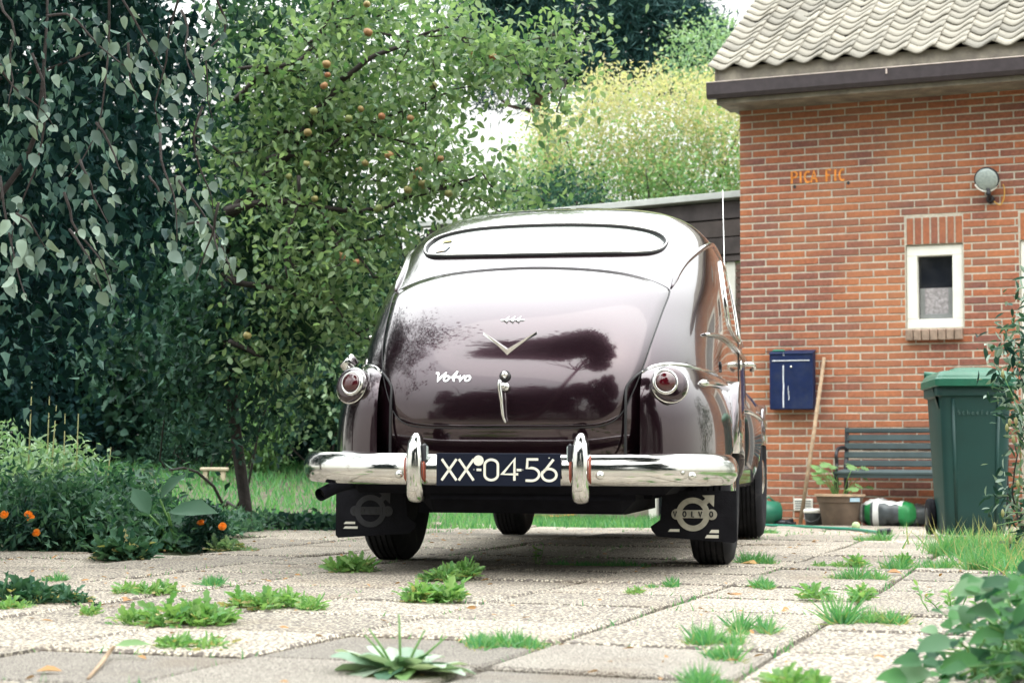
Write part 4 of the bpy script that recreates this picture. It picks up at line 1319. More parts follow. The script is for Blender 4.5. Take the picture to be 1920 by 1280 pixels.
for k in range(6):
    a = .25 + k * .11
    for z_ in (.78, .90): st.append((pr * .952 * math.sin(a), -pr * .952 * math.cos(a), ph * z_))
MB().add(st, [(2 * k, 2 * k + 2, 2 * k + 3, 2 * k + 1) for k in range(5)]).build('price_sticker', mat('pale_blue_sticker', (.35, .55, .68), .5, dirt=(.6, .6, .55), dscale=30), FP)
PP = empty('potted_geranium', FP.location + Vector((0, 0, ph * .9)), 0, 'pale green broad leaved plant growing in the brown pot', 'plant')
stems = MB()
lp = []
for k in range(17):
    px, py = [(1530, 872), (1540, 878), (1556, 868), (1565, 873), (1552, 882), (1548, 893), (1536, 886), (1533, 892), (1560, 903), (1568, 912), (1545, 902), (1600, 872), (1612, 876), (1612, 893), (1602, 908), (1622, 912), (1590, 915)][k]
    q = P(px, py, FP.location.y + RNG.uniform(-.12, .12)) - PP.location
    lp.append(q)
    stems.tube([(q.x * .15, q.y * .2, -.02), (q.x * .55, q.y * .5, q.z * .5 + .01), q], .003, 5)
stems.build('stem', M['weed'], PP, True, kind='stuff')
def leaf_proto(name, shape, L, W, m):
    o = leaves(name, np.array([[0., 0, 0]]), np.array([[0., 1, 0]]), np.array([[0., 0, 1]]), L, W, shape, m, None, None)
    d = o.data; bpy.data.objects.remove(o); return d
gl = leaf_proto('leaf', LOBED, .085, .10, M['leaf_bright'])
def orient(o, axis, nrm):
    a = Vector(axis).normalized(); n_ = Vector(nrm); n_ = (n_ - a * n_.dot(a)).normalized()
    x = a.cross(n_)
    o.matrix_basis = Matrix.Translation(o.location) @ Matrix((x, a, n_)).transposed().to_4x4() @ Matrix.Diagonal((*o.scale, 1))
for q in lp:
    o = link('leaf', gl, PP, q); s_ = random.uniform(.8, 1.25); o.scale = (s_, s_, s_)
    orient(o, (RNG.normal(), RNG.normal() * .6 - .5, -.25), (RNG.normal() * .3, -.45, 1))

# little bucket with a pale lid, clutter behind the front wheel
BK, _ = wall_empty('small_bucket', 1526, 978, .45, 'small dark bucket with a pale lid between the stick and the pot', 'bucket')
sc = 3300 / BK.location.y
MB().lathe([(15 / sc, 0), (18 / sc, 24 / sc), (18 / sc, 25 / sc)], (0, 0, 0), (0, 0, 1), 22).build('pail', M['pldark'], BK, True)
MB().lathe([(18.5 / sc, 24 / sc), (19.5 / sc, 25 / sc), (19 / sc, 30 / sc), (14 / sc, 32 / sc), (2 / sc, 32 / sc)], (0, 0, 0), (0, 0, 1), 22).build('lid', M['white'], BK, True)
MB().tube([(-17 / sc, -.02, 24 / sc), (-12 / sc, -.09, 12 / sc), (0, -.11, 8 / sc), (12 / sc, -.09, 12 / sc), (17 / sc, -.02, 24 / sc)], .002, 5).build('handle', M['greyframe'], BK, True)
WC, _ = wall_empty('watering_can', 1437, 980, .35, 'dull green watering can on its side behind the front wheel', 'watering can')
WC.rotation_euler = (0, 0, .3)
MB().lathe([(.085, 0), (.095, .02), (.085, .16), (.06, .17), (.05, .175)], (-.06, 0, .10), (1, 0, 0), 24).build('can', M['greenplastic'], WC, True)
MB().tube([(.06, -.04, .04), (.13, -.05, .03), (.20, -.06, .035)], [.018, .013, .020], 10).build('spout', M['blackpl'], WC, True)
MB().tube([(-.04, 0, .18), (.02, .0, .22), (.09, 0, .17)], .008, 8).build('handle', M['greenplastic'], WC, True)
GV, _ = wall_empty('black_glove', 1463, 981, .30, 'crumpled black gardening gloves on the ground left of the stick', 'gloves')
vs = []
mb = MB().lathe([(.02, 0), (.055, .008), (.06, .03), (.035, .045), (.01, .05)], (0, 0, 0), (0, 0, 1), 14, 1.4)
for k in range(4): mb.tube([(.03, -.03 + .018 * k, .02), (.08, -.035 + .02 * k, .022), (.115, -.03 + .02 * k, .010)], [.012, .011, .008], 8)
mb.v = [(a + RNG.normal() * .003, b + RNG.normal() * .003, max(c + RNG.normal() * .003, .001)) for a, b, c in mb.v]
mb.build('glove', M['blackpl'], GV, True)

# sacks of potting soil
def sack(name, px, out, wpx, hpx, label, m1, m2, stripe=None, rot=0):
    e, u = wall_empty(name, px, 978, out, label, 'sack', 'sacks of potting soil under the bench')
    sc = 3300 / e.location.y
    w2, h2 = wpx / sc, hpx / sc
    nu_, nv_ = 22, 26
    pts = []; r_ = np.random.RandomState(int(px))
    for i in range(nu_):
        t = i / (nu_ - 1) * 2 - 1
        k = max(1 - abs(t) ** 3.0, 0) ** .6
        for j in range(nv_):
            a = 2 * math.pi * j / nv_
            c, s = math.cos(a), math.sin(a)
            y = .15 * k * math.copysign(abs(c) ** .7, c); z = h2 / 2 + (h2 / 2) * (.25 + .75 * k) * math.copysign(abs(s) ** .7, s) * (1 + .12 * math.sin(t * 5 + px))
            wr = .006 * math.sin(t * 17 + a * 3) + r_.normal() * .003
            pts.append((t * w2 / 2, y + wr, max(z + wr, .002)))
    mb = MB().grid(pts, nu_, nv_, True)
    bd = mb.build('sack_body', m1, e, True)
    e.rotation_euler[2] += rot
    me = bd.data
    for mm in m2: me.materials.append(mm)
    for p in me.polygons:
        i = p.index // nv_; j = p.index % nv_
        f = i / (nu_ - 1)
        top = 4 <= j <= 9
        if stripe: p.material_index = stripe(f, top)
    return e
sack('soil_sack', 1662, .52, 110, 50, 'white black and green sack of potting soil right of the pot', M['pldark'], [M['plwhite'], M['plgreen']],
     lambda f, top: 1 if top and f < .78 else (1 if f < .10 else (2 if .16 < f < .24 else (1 if .30 < f < .42 else (0 if f < .72 else 2)))))
sack('soil_sack', 1712, .34, 110, 44, 'dark green crumpled sack half hidden beside the bin wheel', M['plgreen'], [M['pldark'], M['plwhite']],
     lambda f, top: 1 if top or .4 < f < .7 else 0, .2)

# ball, hose with connector
q = G(1605, 993)
BA = MB().lathe([(.028 * math.sin(a), -.028 * math.cos(a)) for a in np.linspace(.02, math.pi - .02, 12)], (0, 0, .028), (0, 0, 1), 20).build('ball', M['ball'], None, True, loc=q)
tag(BA, 'pale green ball lying on the paving before the flower pot', 'ball')
hp = [G(1420, 986), G(1490, 989), G(1560, 993), G(1600, 995), G(1635, 1000), G(1652, 1002)]
HO = empty('garden_hose', hp[0], 0, 'thin green garden hose with dark coupling across the paving', 'hose')
MB().tube([p_ - hp[0] + Vector((0, 0, .012)) for p_ in cr(hp, 5, False)], .010, 8).build('hose_pipe', M['hose'], HO, True)
MB().tube([hp[-1] - hp[0] + Vector((-.02, 0, .016)), hp[-1] - hp[0] + Vector((.05, -.03, .018))], [.018, .024], 12).build('coupling', M['blackpl'], HO, True)

# plank or hose-red strip lying beyond the car
q0, q1 = G(1000, 975), G(1150, 975)
CP = empty('orange_cord', q0, 0, 'orange cord lying on the ground seen beneath the car', 'cord')
for k in range(2):
    MB().tube([Vector((0, .1 * k, .02 + .02 * k)), (q1 - q0) * .5 + Vector((0, .15 * k, .05 - .02 * k)), (q1 - q0) + Vector((0, .1 * k, .02))], .008, 6).build('cord_strand', M['cable'], CP, True)

# wheelie bin
bp_ = G(1832, 1008)
BI = empty('wheelie_bin', bp_, rad(-5), 'tall dark green wheeled rubbish bin with lighter lid at the right', 'rubbish bin')
sc = 3300 / bp_.y
def zz_(py): return (1008 - py) / sc
bw0, bw1 = .165, .193      # half widths at foot and rim
bd0, bd1 = .19, .26
zt1 = zz_(712)
def ring(hw_, hd, z, cy, b=.035, seg=4, lean=0):
    out = []
    for qx, qy, a0 in ((1, -1, -90), (1, 1, 0), (-1, 1, 90), (-1, -1, 180)):
        for k in range(seg + 1):
            a = rad(a0 + 90 * k / seg)
            out.append((qx * (hw_ - b) + b * math.cos(a), cy + qy * (hd - b) + b * math.sin(a), z))
    return out
def shellb(rings):
    n = len(rings[0]); mb = MB().grid([p for r in rings for p in r], len(rings), n, True)
    mb.f.append(tuple(range(n))); mb.f.append(tuple((len(rings) - 1) * n + k for k in range(n))[::-1]); return mb
rs = [ring(bw0 - .01, bd0 - .01, .012, .22), ring(bw0, bd0, .03, .22)]
for t in np.linspace(.15, 1, 6): rs.append(ring(bw0 + (bw1 - bw0) * t, bd0 + (bd1 - bd0) * t, .03 + (zt1 - .10 - .03) * t, .22 + .02 * t))
rs += [ring(bw1 + .002, bd1 + .002, zt1 - .098, .24), ring(bw1 + .018, bd1 + .018, zt1 - .09, .24), ring(bw1 + .020, bd1 + .020, zt1 - .02, .24), ring(bw1 + .012, bd1 + .012, zt1, .24)]
BODY = shellb(rs).build('bin_body', M['bin'], BI, 'auto')
# side gussets and front ribs
for s in (-1, 1):
    MB().add([(s * (bw1 + .004), -.02 + .26, zt1 - .08), (s * (bw1 + .034), .1, zt1 - .02), (s * (bw1 + .004), .02, zt1 - .16), (s * (bw1 - .012), .26, zt1 - .16)], [(0, 1, 2), (0, 2, 3)]).build('gusset', M['bin'], BODY)
    MB().tube([(s * (bw0 - .06), .22 - bd0 + .004, .05), (s * (bw1 - .068), .235 - bd1 + .004, zt1 - .11)], .010, 8).build('front_rib', M['bin'], BODY, True)
MB().box((0, -.028, zt1 - .055), (bw1 * 1.9, .012, .012), b=.003).build('rim_bead', M['bin'], BODY)
lz = zt1 + .004
lw = bw1 + .032
lr = [ring(lw - .004, bd1 + .045, lz - .045, .235), ring(lw, bd1 + .05, lz - .042, .235), ring(lw, bd1 + .05, lz - .004, .235), ring(lw - .008, bd1 + .042, lz + .004, .235), ring(lw - .010, bd1 + .040, lz + .012, .235),
      ring(lw - .016, bd1 + .034, lz + .020, .235), ring(lw - .03, bd1 + .02, lz + .038, .235), ring(lw - .10, bd1 - .05, lz + .050, .235)]
LID = shellb(lr).build('bin_lid', M['binlid'], BI, 'auto')
shellb([ring(lw * .52, .10, lz + .045, .10), ring(lw * .50, .09, lz + .058, .10), ring(lw * .42, .06, lz + .064, .10)]).build('lid_grip', M['binlid'], LID, 'auto')
for s in (-1, 1):
    MB().tube([(s * (lw - .10), .50, lz + .04), (s * (lw - .02), .50, lz + .045)], .020, 10).build('hinge', M['binlid'], LID, True)
    whl = MB().lathe([(.06, -.022), (.098, -.020), (.104, -.012), (.104, .012), (.098, .020), (.06, .022)], (s * (bw0 + .025), .42, .104), (1, 0, 0), 28).build('wheel', M['rubber'], BI, 'auto')
    MB().lathe([(.055, s * .005), (.05, s * .024), (.01, s * .028)], (s * (bw0 + .025), .42, .104), (1, 0, 0), 20).build('hub', M['blackpl'], whl, 'auto')
MB().tube([(-bw0 - .02, .42, .104), (bw0 + .02, .42, .104)], .012, 8).build('axle', M['blackiron'], BI, True)
# moulded lettering, too worn to read except as small marks
zt3 = zz_(774)
fb = lambda u, v, t: Vector((u, .222 - bd0 - (bd1 - bd0) * .68 - .0055 - t - .02 * .68 + .014, v))
for k, ch in enumerate('OTTOO'):
    pass
glb = {'s': [arc(.3, .72, .22, .24, 60, 270, 8) + arc(.3, .26, .22, .24, 90, -120, 8)], 'h': [[(.08, 0), (.08, 1)], [(.08, .5), (.48, .5)], [(.48, .5), (.48, 0)]], 'c': [arc(.3, .35, .22, .33, 50, 310, 10)],
       'a': [arc(.28, .3, .22, .28, 0, 360, 12), [(.5, .6), (.5, 0)]], 'e': [arc(.3, .35, .22, .33, 20, 320, 10), [(.1, .35), (.5, .35)]], 'f': [[(.15, 0), (.15, .9), (.4, 1)], [(0, .6), (.38, .6)]], 'r': [[(.08, 0), (.08, .65)], [(.08, .4), (.3, .64), (.42, .6)]]}
GL.update(glb)
write(BODY, M['bintext'], 'schaefer', fb, 0, zt3 - .012, .024, .0045, .0014, xs_=[-.10 + .0255 * i for i in range(8)])

# ================================================================== LAWN AND GRASS
def in_poly_rand(n, fn):
    out = []
    while len(out) < n:
        a = RNG.uniform(size=(n * 2, 2)); out += [p for p in (fn(q) for q in a) if p is not None]
    return np.array(out[:n])
def blades(name, xy, hgt, wid, m, parent=None, kind='stuff', lean=.35, org=(0, 0, 0)):
    n = len(xy)
    z = np.array([gz(x, y) - .01 for x, y in xy])
    pos = np.stack([xy[:, 0], xy[:, 1], z], 1) - np.array(org)[None]
    ax = np.stack([RNG.normal(size=n) * lean, RNG.normal(size=n) * lean, np.ones(n)], 1)
    nr = np.stack([RNG.normal(size=n), RNG.normal(size=n) - .6, np.zeros(n) + .1], 1)
    return leaves(name, pos, ax, nr, hgt * RNG.uniform(.5, 1.3, n), wid * RNG.uniform(.7, 1.3, n), BLADE, m, parent, kind)
# lawn behind the car on the left
n = 52000
Yl = RNG.uniform(11.4, 21, n)
Xl = RNG.uniform(-7.5, 1.4, n)
keep = (Xl > -1.9 - (Yl - 11.4) * .42 - 2.6) & ((Xl < -.1) | (Yl > 12.4))
xy = np.stack([Xl, Yl], 1)[keep]
lawn = blades('lawn', xy, .075, .010, M['grass'])
tag(lawn, kind='stuff', label='bright green mown lawn beyond the paving on the left', cat='lawn')
# clover-like edge of the lawn
n = 5200
c = np.stack([RNG.uniform(-2.6, -.85, n), 11.35 + RNG.normal(size=n) * .22, np.zeros(n) + .0], 1)
c[:, 2] = RNG.uniform(.0, .07, n) + np.array([gz(x, y) for x, y in c[:, :2]])
o = leaves('ground_cover', c, rnd(n) + np.array([0, -.4, .2]), upn(n, 1.2, .5), .05, .045, HI, M['leaf_hedge'])
tag(o, 'low leafy ground cover along the lawn edge', 'ground cover')

# ================================================================== WEEDS IN THE JOINTS
def frame_(p): return np.array([p.x, p.y, p.z])
def rosette(mb_pos, n, r, h, L, W):
    """leaves that radiate from a centre, low at the rim"""
    a = RNG.uniform(0, 2 * math.pi, n); e = RNG.uniform(.05, 1.0, n) ** .8
    ax = np.stack([np.cos(a), np.sin(a), .15 + 1.3 * (1 - e)], 1)
    pos = np.stack([np.cos(a) * r * .35 * e * RNG.uniform(0, 1, n), np.sin(a) * r * .35 * e * RNG.uniform(0, 1, n), np.zeros(n)], 1)
    nr = np.stack([-np.cos(a) * .3, -np.sin(a) * .3, np.ones(n)], 1) + rnd(n) * .25
    return pos, ax, nr
def weed(px, py, wpx, hpx, kind, label, name='weed', cat='weed', m=None, group='weeds growing in the paving joints'):
    g_ = G(px, py); sc = FPX / g_.y
    w_, h_ = wpx / sc, hpx / sc
    root = empty(name, (g_.x, g_.y, g_.z - .004), 0, label, cat, group)
    m_ = max(3, int(wpx / 22))
    subx = RNG.uniform(-.5, .5, m_) * w_; subs = RNG.uniform(.35, 1.1, m_); subs[RNG.randint(m_)] = 1.15
    suby = -subx * .10 + RNG.normal(size=m_) * .025
    if kind == 'grass':
        n = int(60 + wpx * 4.5); q_ = RNG.randint(0, m_, n); s1 = subs[q_]
        dx = RNG.normal(size=n) * w_ * .07; dy = RNG.normal(size=n) * .028
        pos = np.stack([subx[q_] + dx, suby[q_] + dy, np.zeros(n)], 1)
        ax = np.stack([RNG.normal(size=n) * .6 + dx / w_ * 4, RNG.normal(size=n) * .6, np.ones(n) * .8], 1)
        leaves('blades', pos, ax, rnd(n) + np.array([0, -.5, .3]), h_ * s1 * RNG.uniform(.4, 1.2, n), .0048 * RNG.uniform(.6, 1.3, n), BLADE, m or M['grass'], root)
        n2 = n // 3
        leaves('dry_blades', pos[:n2] * 1.15, unit(rnd(n2)) * np.array([1, 1, .2]) + np.array([0, 0, .15]), upn(n2), h_ * .8 * RNG.uniform(.4, 1.1, n2), .004, BLADE, M['grass_dry'], root)
    elif kind == 'leafy':
        n = int(60 + wpx * 2.6); q_ = RNG.randint(0, m_, n); s1 = subs[q_]
        dx = RNG.normal(size=n) * w_ * .065; dy = RNG.normal(size=n) * .03
        pos = np.stack([subx[q_] + dx, suby[q_] + dy, RNG.uniform(0, .40, n) * h_ * s1], 1)
        ax = np.stack([dx / w_ * 7 + RNG.normal(size=n) * .5, dy * 14 + RNG.normal(size=n) * .5, RNG.uniform(.05, 1.0, n)], 1)
        L_w = h_ * .62 * s1 * RNG.uniform(.4, 1.3, n)
        k_ = RNG.uniform(size=n) < .14
        leaves('foliage', pos[~k_], ax[~k_], upn((~k_).sum(), 1, .5), L_w[~k_], L_w[~k_] * .46, LOBED, m or M['weed'], root)
        leaves('withered_leaves', pos[k_], ax[k_] * np.array([1, 1, .3]), upn(k_.sum(), 1, .5), L_w[k_], L_w[k_] * .40, LOBED, M['straw'], root)
    elif kind == 'sprig':
        mb = MB(); ps = []
        for k in range(max(3, int(wpx / 14))):
            x = RNG.normal() * w_ * .25; top_ = Vector((x + RNG.normal() * w_ * .12, RNG.normal() * w_ * .15, h_ * random.uniform(.6, 1.05)))
            b = Vector((x * .4, 0, 0))
            mb.tube([b, b.lerp(top_, .5) + Vector((RNG.normal() * .004, 0, 0)), top_], .0016, 5)
            for t in np.linspace(.3, 1, 6):
                ps.append(b.lerp(top_, t))
        mb.build('stem', M['weed'], root, True, kind='stuff')
        ps = np.array([tuple(p) for p in ps]); n = len(ps)
        leaves('foliage', ps, np.stack([RNG.normal(size=n), RNG.normal(size=n), RNG.uniform(.2, .9, n)], 1), upn(n), h_ * .34, h_ * .13, HI, m or M['weed'], root)
    return root
W_ = [(650, 1072, 115, 42, 'leafy', 'low toothed weed on the slab just below the left rear wheel'),
      (862, 1086, 130, 40, 'leafy', 'spreading weed below the number plate, right of its taller neighbour'),
      (775, 1124, 150, 48, 'leafy', 'bright weed with long leaves below the left overrider, nearer than the tyre'),
      (1006, 1056, 46, 36, 'sprig', 'small upright sprig at the edge of the shadow under the car'),
      (545, 1140, 130, 40, 'leafy', 'weed in the joint left of centre between two long green clumps'),
      (470, 1138, 110, 36, 'leafy', 'feathery weed joined to the end of the biggest joint clump'),
      (330, 1170, 180, 58, 'leafy', 'biggest green clump in the joint between the pebbled slabs on the left'),
      (268, 1112, 105, 28, 'leafy', 'short wide weed behind the biggest left clump'),
      (110, 1090, 60, 20, 'grass', 'tiny tuft near the left edge, farthest of the left tufts'),
      (382, 1096, 70, 20, 'grass', 'thin tuft in the joint above the left clumps'),
      (1362, 1206, 110, 44, 'grass', 'grass tuft leaning along the receding joint, lower right of centre'),
      (1330, 1228, 70, 34, 'grass', 'grass tuft at the near end of the receding joint'),
      (1412, 1184, 60, 40, 'grass', 'upright grass tuft at the far end of the receding joint'),
      (1612, 1166, 120, 62, 'grass', 'tall bright grass tuft where two joints cross at the right'),
      (1572, 1124, 90, 36, 'leafy', 'leafy weed directly beyond the tall grass tuft at the right'),
      (1600, 1086, 110, 34, 'grass', 'broad grass tuft farther along the right joint'),
      (1560, 1062, 90, 26, 'leafy', 'small leafy weed right of the car in the far part of the right joint'),
      (1430, 1100, 56, 20, 'grass', 'small dark tuft alone on the pale slabs right of the car'),
      (1412, 1056, 80, 24, 'grass', 'tuft with dead leaves beside the right rear tyre'),
      (1172, 1110, 60, 14, 'leafy', 'flat little weed in front of the right mud flap'),
      (1240, 1096, 60, 16, 'grass', 'sparse tuft before the right rear tyre'),
      (1345, 1290, 100, 44, 'grass', 'grass tuft at the bottom edge of the picture right of centre'),
      (1470, 1290, 110, 48, 'leafy', 'leafy weed at the bottom edge beside the broad leaved plant'),
      (1775, 1150, 120, 56, 'sprig', 'spray of thin upright sprigs in the joint at the right'),
      (1742, 1066, 150, 30, 'grass', 'wide grass tuft before the bin'),
      (1460, 1000, 90, 14, 'grass', 'thin grass in the joint near the front wheel'),
      (1640, 1012, 90, 22, 'grass', 'grass around the hose coupling'),
      (930, 1206, 150, 30, 'grass', 'pale grass growing right of the big rosette'),
      (340, 1212, 180, 30, 'leafy', 'soft pale weed on the near left joint'),
      (185, 1150, 60, 22, 'leafy', 'small weed left of the biggest clump'),
      (20, 1142, 70, 26, 'leafy', 'light green weed at the left edge'),
      (1890, 1070, 120, 60, 'grass', 'long grass at the right edge below the bin'),
      (1800, 1040, 110, 44, 'grass', 'long grass at the foot of the bin'),
      (1668, 1054, 70, 20, 'leafy', 'small leafy weed midway between the ball and the bin'),
      (700, 1054, 100, 12, 'grass', 'thin grass touching the left rear tyre'),
      (835, 975, 60, 26, 'leafy', 'weed seen between the rear and the front wheel under the car'),
      (1190, 975, 90, 24, 'grass', 'grass seen under the car beside the right mud flap')]
W_ += [(1468, 974, 70, 60, 'sprig', 'wispy dry weed growing against the foot of the wall left of the stick'),
       (1590, 980, 90, 18, 'grass', 'grass at the foot of the flower pot'), (1700, 984, 90, 20, 'grass', 'grass along the foot of the sacks'),
       (1120, 1060, 160, 14, 'grass', 'thin green line of grass at the near edge of the car shadow')]
for a in W_: weed(*a)
dk = weed(85, 1130, 150, 58, 'leafy', 'dark broad leaved weed near the left edge of the paving', m=M['bigleaf'])

# crumbs of moss and grass along every joint
n = 15000
i_ = RNG.randint(-16, 16, n); j_ = RNG.randint(0, 22, n); al = RNG.uniform(0, 1, n); ori = RNG.uniform(size=n) < .5
A_ = np.where(ori, i_ * .5 - .25 + .12, (i_ + al) * .5 + .12) + RNG.normal(size=n) * .008
B_ = np.where(ori, (j_ + al) * .5 + 1.05, j_ * .5 - .25 + 1.05) + RNG.normal(size=n) * .008
X = A_ * sx.x + B_ * sy.x; Y = A_ * sx.y + B_ * sy.y
dn = np.sin(X * 2.3 + 1.1) * np.sin(Y * 1.7 + .4) + .5 * np.sin(X * 5.1 + Y * 3.3)
keep = (dn > -.05) & (Y > 2.4) & (Y < 12.5) & (X > -3.6) & (X < 4.2)
X, Y = X[keep], Y[keep]; n = len(X)
o = leaves('joint_grass', np.stack([X, Y, np.zeros(n) - .012], 1), np.stack([RNG.normal(size=n) * .6, RNG.normal(size=n) * .6, np.ones(n)], 1), rnd(n) + np.array([0, -.5, .2]), .026 * RNG.uniform(.4, 1.3, n), .005, BLADE, M['grass'])
tag(o, 'thin grass and moss filling the joints of the paving', 'grass')
# dead bits lying about
n = 700
X = RNG.uniform(-3.2, 3.4, n); Y = RNG.uniform(2.6, 11, n)
o = leaves('leaf_litter', np.stack([X, Y, np.array([gz(0, y) for y in Y]) + .006], 1), rnd(n) * np.array([1, 1, .12]), upn(n, 1, .3), .022 * RNG.uniform(.4, 1.5, n), .012, HI, M['dryleaf'])
tag(o, 'small dead leaves and crumbs scattered over the paving', 'leaf litter')
dl = leaf_proto('dry_leaf', IVY, .07, .05, M['dryleaf'])
for px, py, s_, lb in ((1385, 1119, .8, 'curled brown leaf lying on the pale slabs right of centre'), (1420, 1058, .9, 'dark dead leaf beside the right rear tyre'), (1690, 1076, .9, 'dead leaf in the grass before the bin'),
                       (245, 1127, .7, 'blackish dead leaf behind the biggest left clump'), (157, 1130, .6, 'yellow fallen leaf by the dark left weed'), (70, 1262, .7, 'crumpled brown leaf in the near left corner'), (1830, 1160, .7, 'dry leaf before the sprigs at the right')):
    q = G(px, py)
    o = link('fallen_leaf', dl, None, (q.x, q.y, q.z + .006)); o.scale = (s_, s_, s_)
    orient(o, (RNG.normal(), RNG.normal() * .4, .05), (.2, -.25, 1)); tag(o, lb, 'leaf', 'fallen leaves on the paving')
# broken stem with one green leaf, near left
q = G(165, 1275)
TWG = empty('broken_stem', q, 0, 'pale broken stem with one green leaf lying at the near left', 'twig')
q2 = G(205, 1232) - q; q3 = P(215, 1210, G(205, 1232).y) - q
MB().tube([(0, 0, .004), q2 * .6 + Vector((0, 0, .006)), q2 + Vector((0, 0, .012)), q3], [.003, .0045, .005, .003], 6).build('stalk', M['wood'], TWG, True)
o = link('leaf', leaf_proto('leaf', HI, .075, .030, M['leaf_bright']), TWG, q3); orient(o, (1, .3, .1), (0, -.5, 1))
q = G(1810, 1170); q2 = G(1850, 1180)
o = MB().tube([(0, 0, .005), (q2 - q) + Vector((0, 0, .005))], .003, 6).build('fallen_twig', M['darkbark'], None, True, loc=q); tag(o, 'thin brown twig on the slab at the right', 'twig')

# the big plantain rosette
q = G(752, 1262)
RO = empty('plantain_rosette', (q.x, q.y, q.z - .004), 0, 'large pale green rosette with upright seed spikes at the bottom centre', 'plant')
sc = FPX / q.y
lm = leafmat('plantain_leaf', (.08, .19, .11), (.40, .48, .38), .4, .2, .4, 'object')
pl = [leaf_proto('leaf', curved_leaf(7, lambda t, k=k: PADDLE(t) * .50, k, .12, .012), 1.0, 1.0, mm) for k, mm in ((.35, M['bigleaf']), (.22, lm), (.5, lm), (.1, lm), (.3, M['weed']))]
for d_ in pl: d_.polygons.foreach_set('use_smooth', [True] * len(d_.polygons))
for k in range(34):
    a = 2 * math.pi * k / 34 * 2.6 + random.uniform(-.2, .2)
    e = (k / 34.) ** .6
    L = (.05 + .095 * e) * random.uniform(.8, 1.15)
    o = link('leaf', random.choice(pl), RO, (.012 * math.cos(a), .012 * math.sin(a), .004 + .012 * (1 - e)))
    o.scale = (L * .95, L, L)
    orient(o, (math.cos(a), math.sin(a), .08 + 1.0 * (1 - e)), (-math.cos(a) * .3 + random.gauss(0, .2), -math.sin(a) * .3 + random.gauss(0, .2), 1))
for px, py in ((748, 1150), (684, 1190), (838, 1192), (797, 1180), (692, 1178)):
    t_ = P(px, py, q.y + RNG.uniform(-.02, .03)) - RO.location
    MB().tube([(t_.x * .1, 0, 0), t_ * .55, t_], [.0022, .003, .0016], 6).build('seed_spike', M['weed'], RO, True)

# ================================================================== LEFT BED
def bushmass(name, label, cat, cen, r, nclump, per, spread, L, W, m, shape=LO, group=None, base=None, nstem=5, m2=None, down=.3, up=.8, lo=.45, stemr=.012, zmin=None):
    b = base or (cen[0], cen[1], gz(0, cen[1]) - .01)
    root = empty(name, b, 0, label, cat, group)
    cc = shell(nclump, cen, r, lo)
    if zmin is not None: cc[:, 2] = np.maximum(cc[:, 2], zmin + RNG.uniform(0, .1, len(cc)))
    else: cc[:, 2] = np.maximum(cc[:, 2], b[2] + .03)
    pos = clumps(cc, per, (spread,) * 3); pos[:, 2] = np.maximum(pos[:, 2], b[2] + .01)
    if m2:
        k = RNG.uniform(size=len(pos)) < .4
        tree_parts(root, 'foliage', pos[~k], L, W, m, shape, down, up); tree_parts(root, 'pale_foliage', pos[k], L, W, m2, shape, down, up)
    else: tree_parts(root, 'foliage', pos, L, W, m, shape, down, up)
    mb = MB()
    for k in range(nstem):
        c_ = cc[RNG.randint(len(cc))]
        limb(mb, b, c_, stemr, stemr * .3, 5, .08, b)
    if nstem: mb.build('stem', M['darkbark'], root, True, kind='stuff')
    return root
# mixed border: several leafy plants from the left edge to x = 430 px
bedp = [(-2.85, 8.4, .52, .45, .30, 'bed', 'tangle of narrow leaved border plants at the far left of the bed'),
        (-2.20, 8.1, .36, .40, .26, 'bed', 'leafy green border plant above the left marigolds'),
        (-2.42, 9.3, .50, .45, .30, 'bedlight', 'pale border plant at the back of the bed'),
        (-2.85, 9.7, .62, .50, .35, 'bedlight', 'taller pale border plant under the hanging branches'),
        (-1.72, 8.25, .24, .32, .26, 'bed', 'bushy green plant in the middle of the bed'),
        (-1.98, 9.0, .36, .36, .28, 'bed', 'loose green plant behind the broad leaved one'),
        (-3.1, 9.0, .50, .40, .35, 'bed', 'dense green plant at the far left back of the bed')]
for (x, y, h, rx, ry, mm, lb) in bedp:
    bushmass('border_plant', lb, 'plant', (x, y, h * .42), (rx * .9, ry, h * .52), 60, 46, .05, .055, .020, M[mm], HI if mm == 'bed' else LO, 'border plants', nstem=7, lo=.25, stemr=.005, up=.9, m2=M['bedlight'] if mm == 'bed' and h > .45 else None)
# ground cover between them
n = 9000
X = RNG.uniform(-3.6, -1.42, n); Y = RNG.uniform(7.75, 10.6, n)
Zt = .10 + .16 * np.clip(-X - 1.5, 0, 1)
o = leaves('bed_cover', np.stack([X, Y, RNG.uniform(0, 1, n) * Zt], 1), upn(n, .5, .8), upn(n, 1, .6), .05, .022, LO, M['bed']); tag(o, 'low leaves covering the soil of the bed', 'ground cover')
# tall dry stalks
for px, py, pb, lb in ((93, 735, 800, 'tallest dry stalk rising from the bed at the left'), (106, 755, 800, 'dry stalk right of the tallest one'), (60, 715, 775, 'leaning dry stalk nearest the left edge'), (122, 775, 805, 'short dry stalk right of the pair'), (147, 775, 800, 'dry stalk leaning right'), (208, 838, 890, 'thin dry stalk in the middle of the bed')):
    a = P(px, py, 9.2); b = P(px - 6 + RNG.normal() * 5, pb, 9.2)
    b.z = .1
    o = MB().tube([(0, 0, 0), (a - b) * .5 + Vector((.004, 0, 0)), a - b], [.004, .004, .002], 6).build('dry_stalk', M['grass_dry'], None, True, loc=b); tag(o, lb, 'stalk', 'dry stalks in the bed')
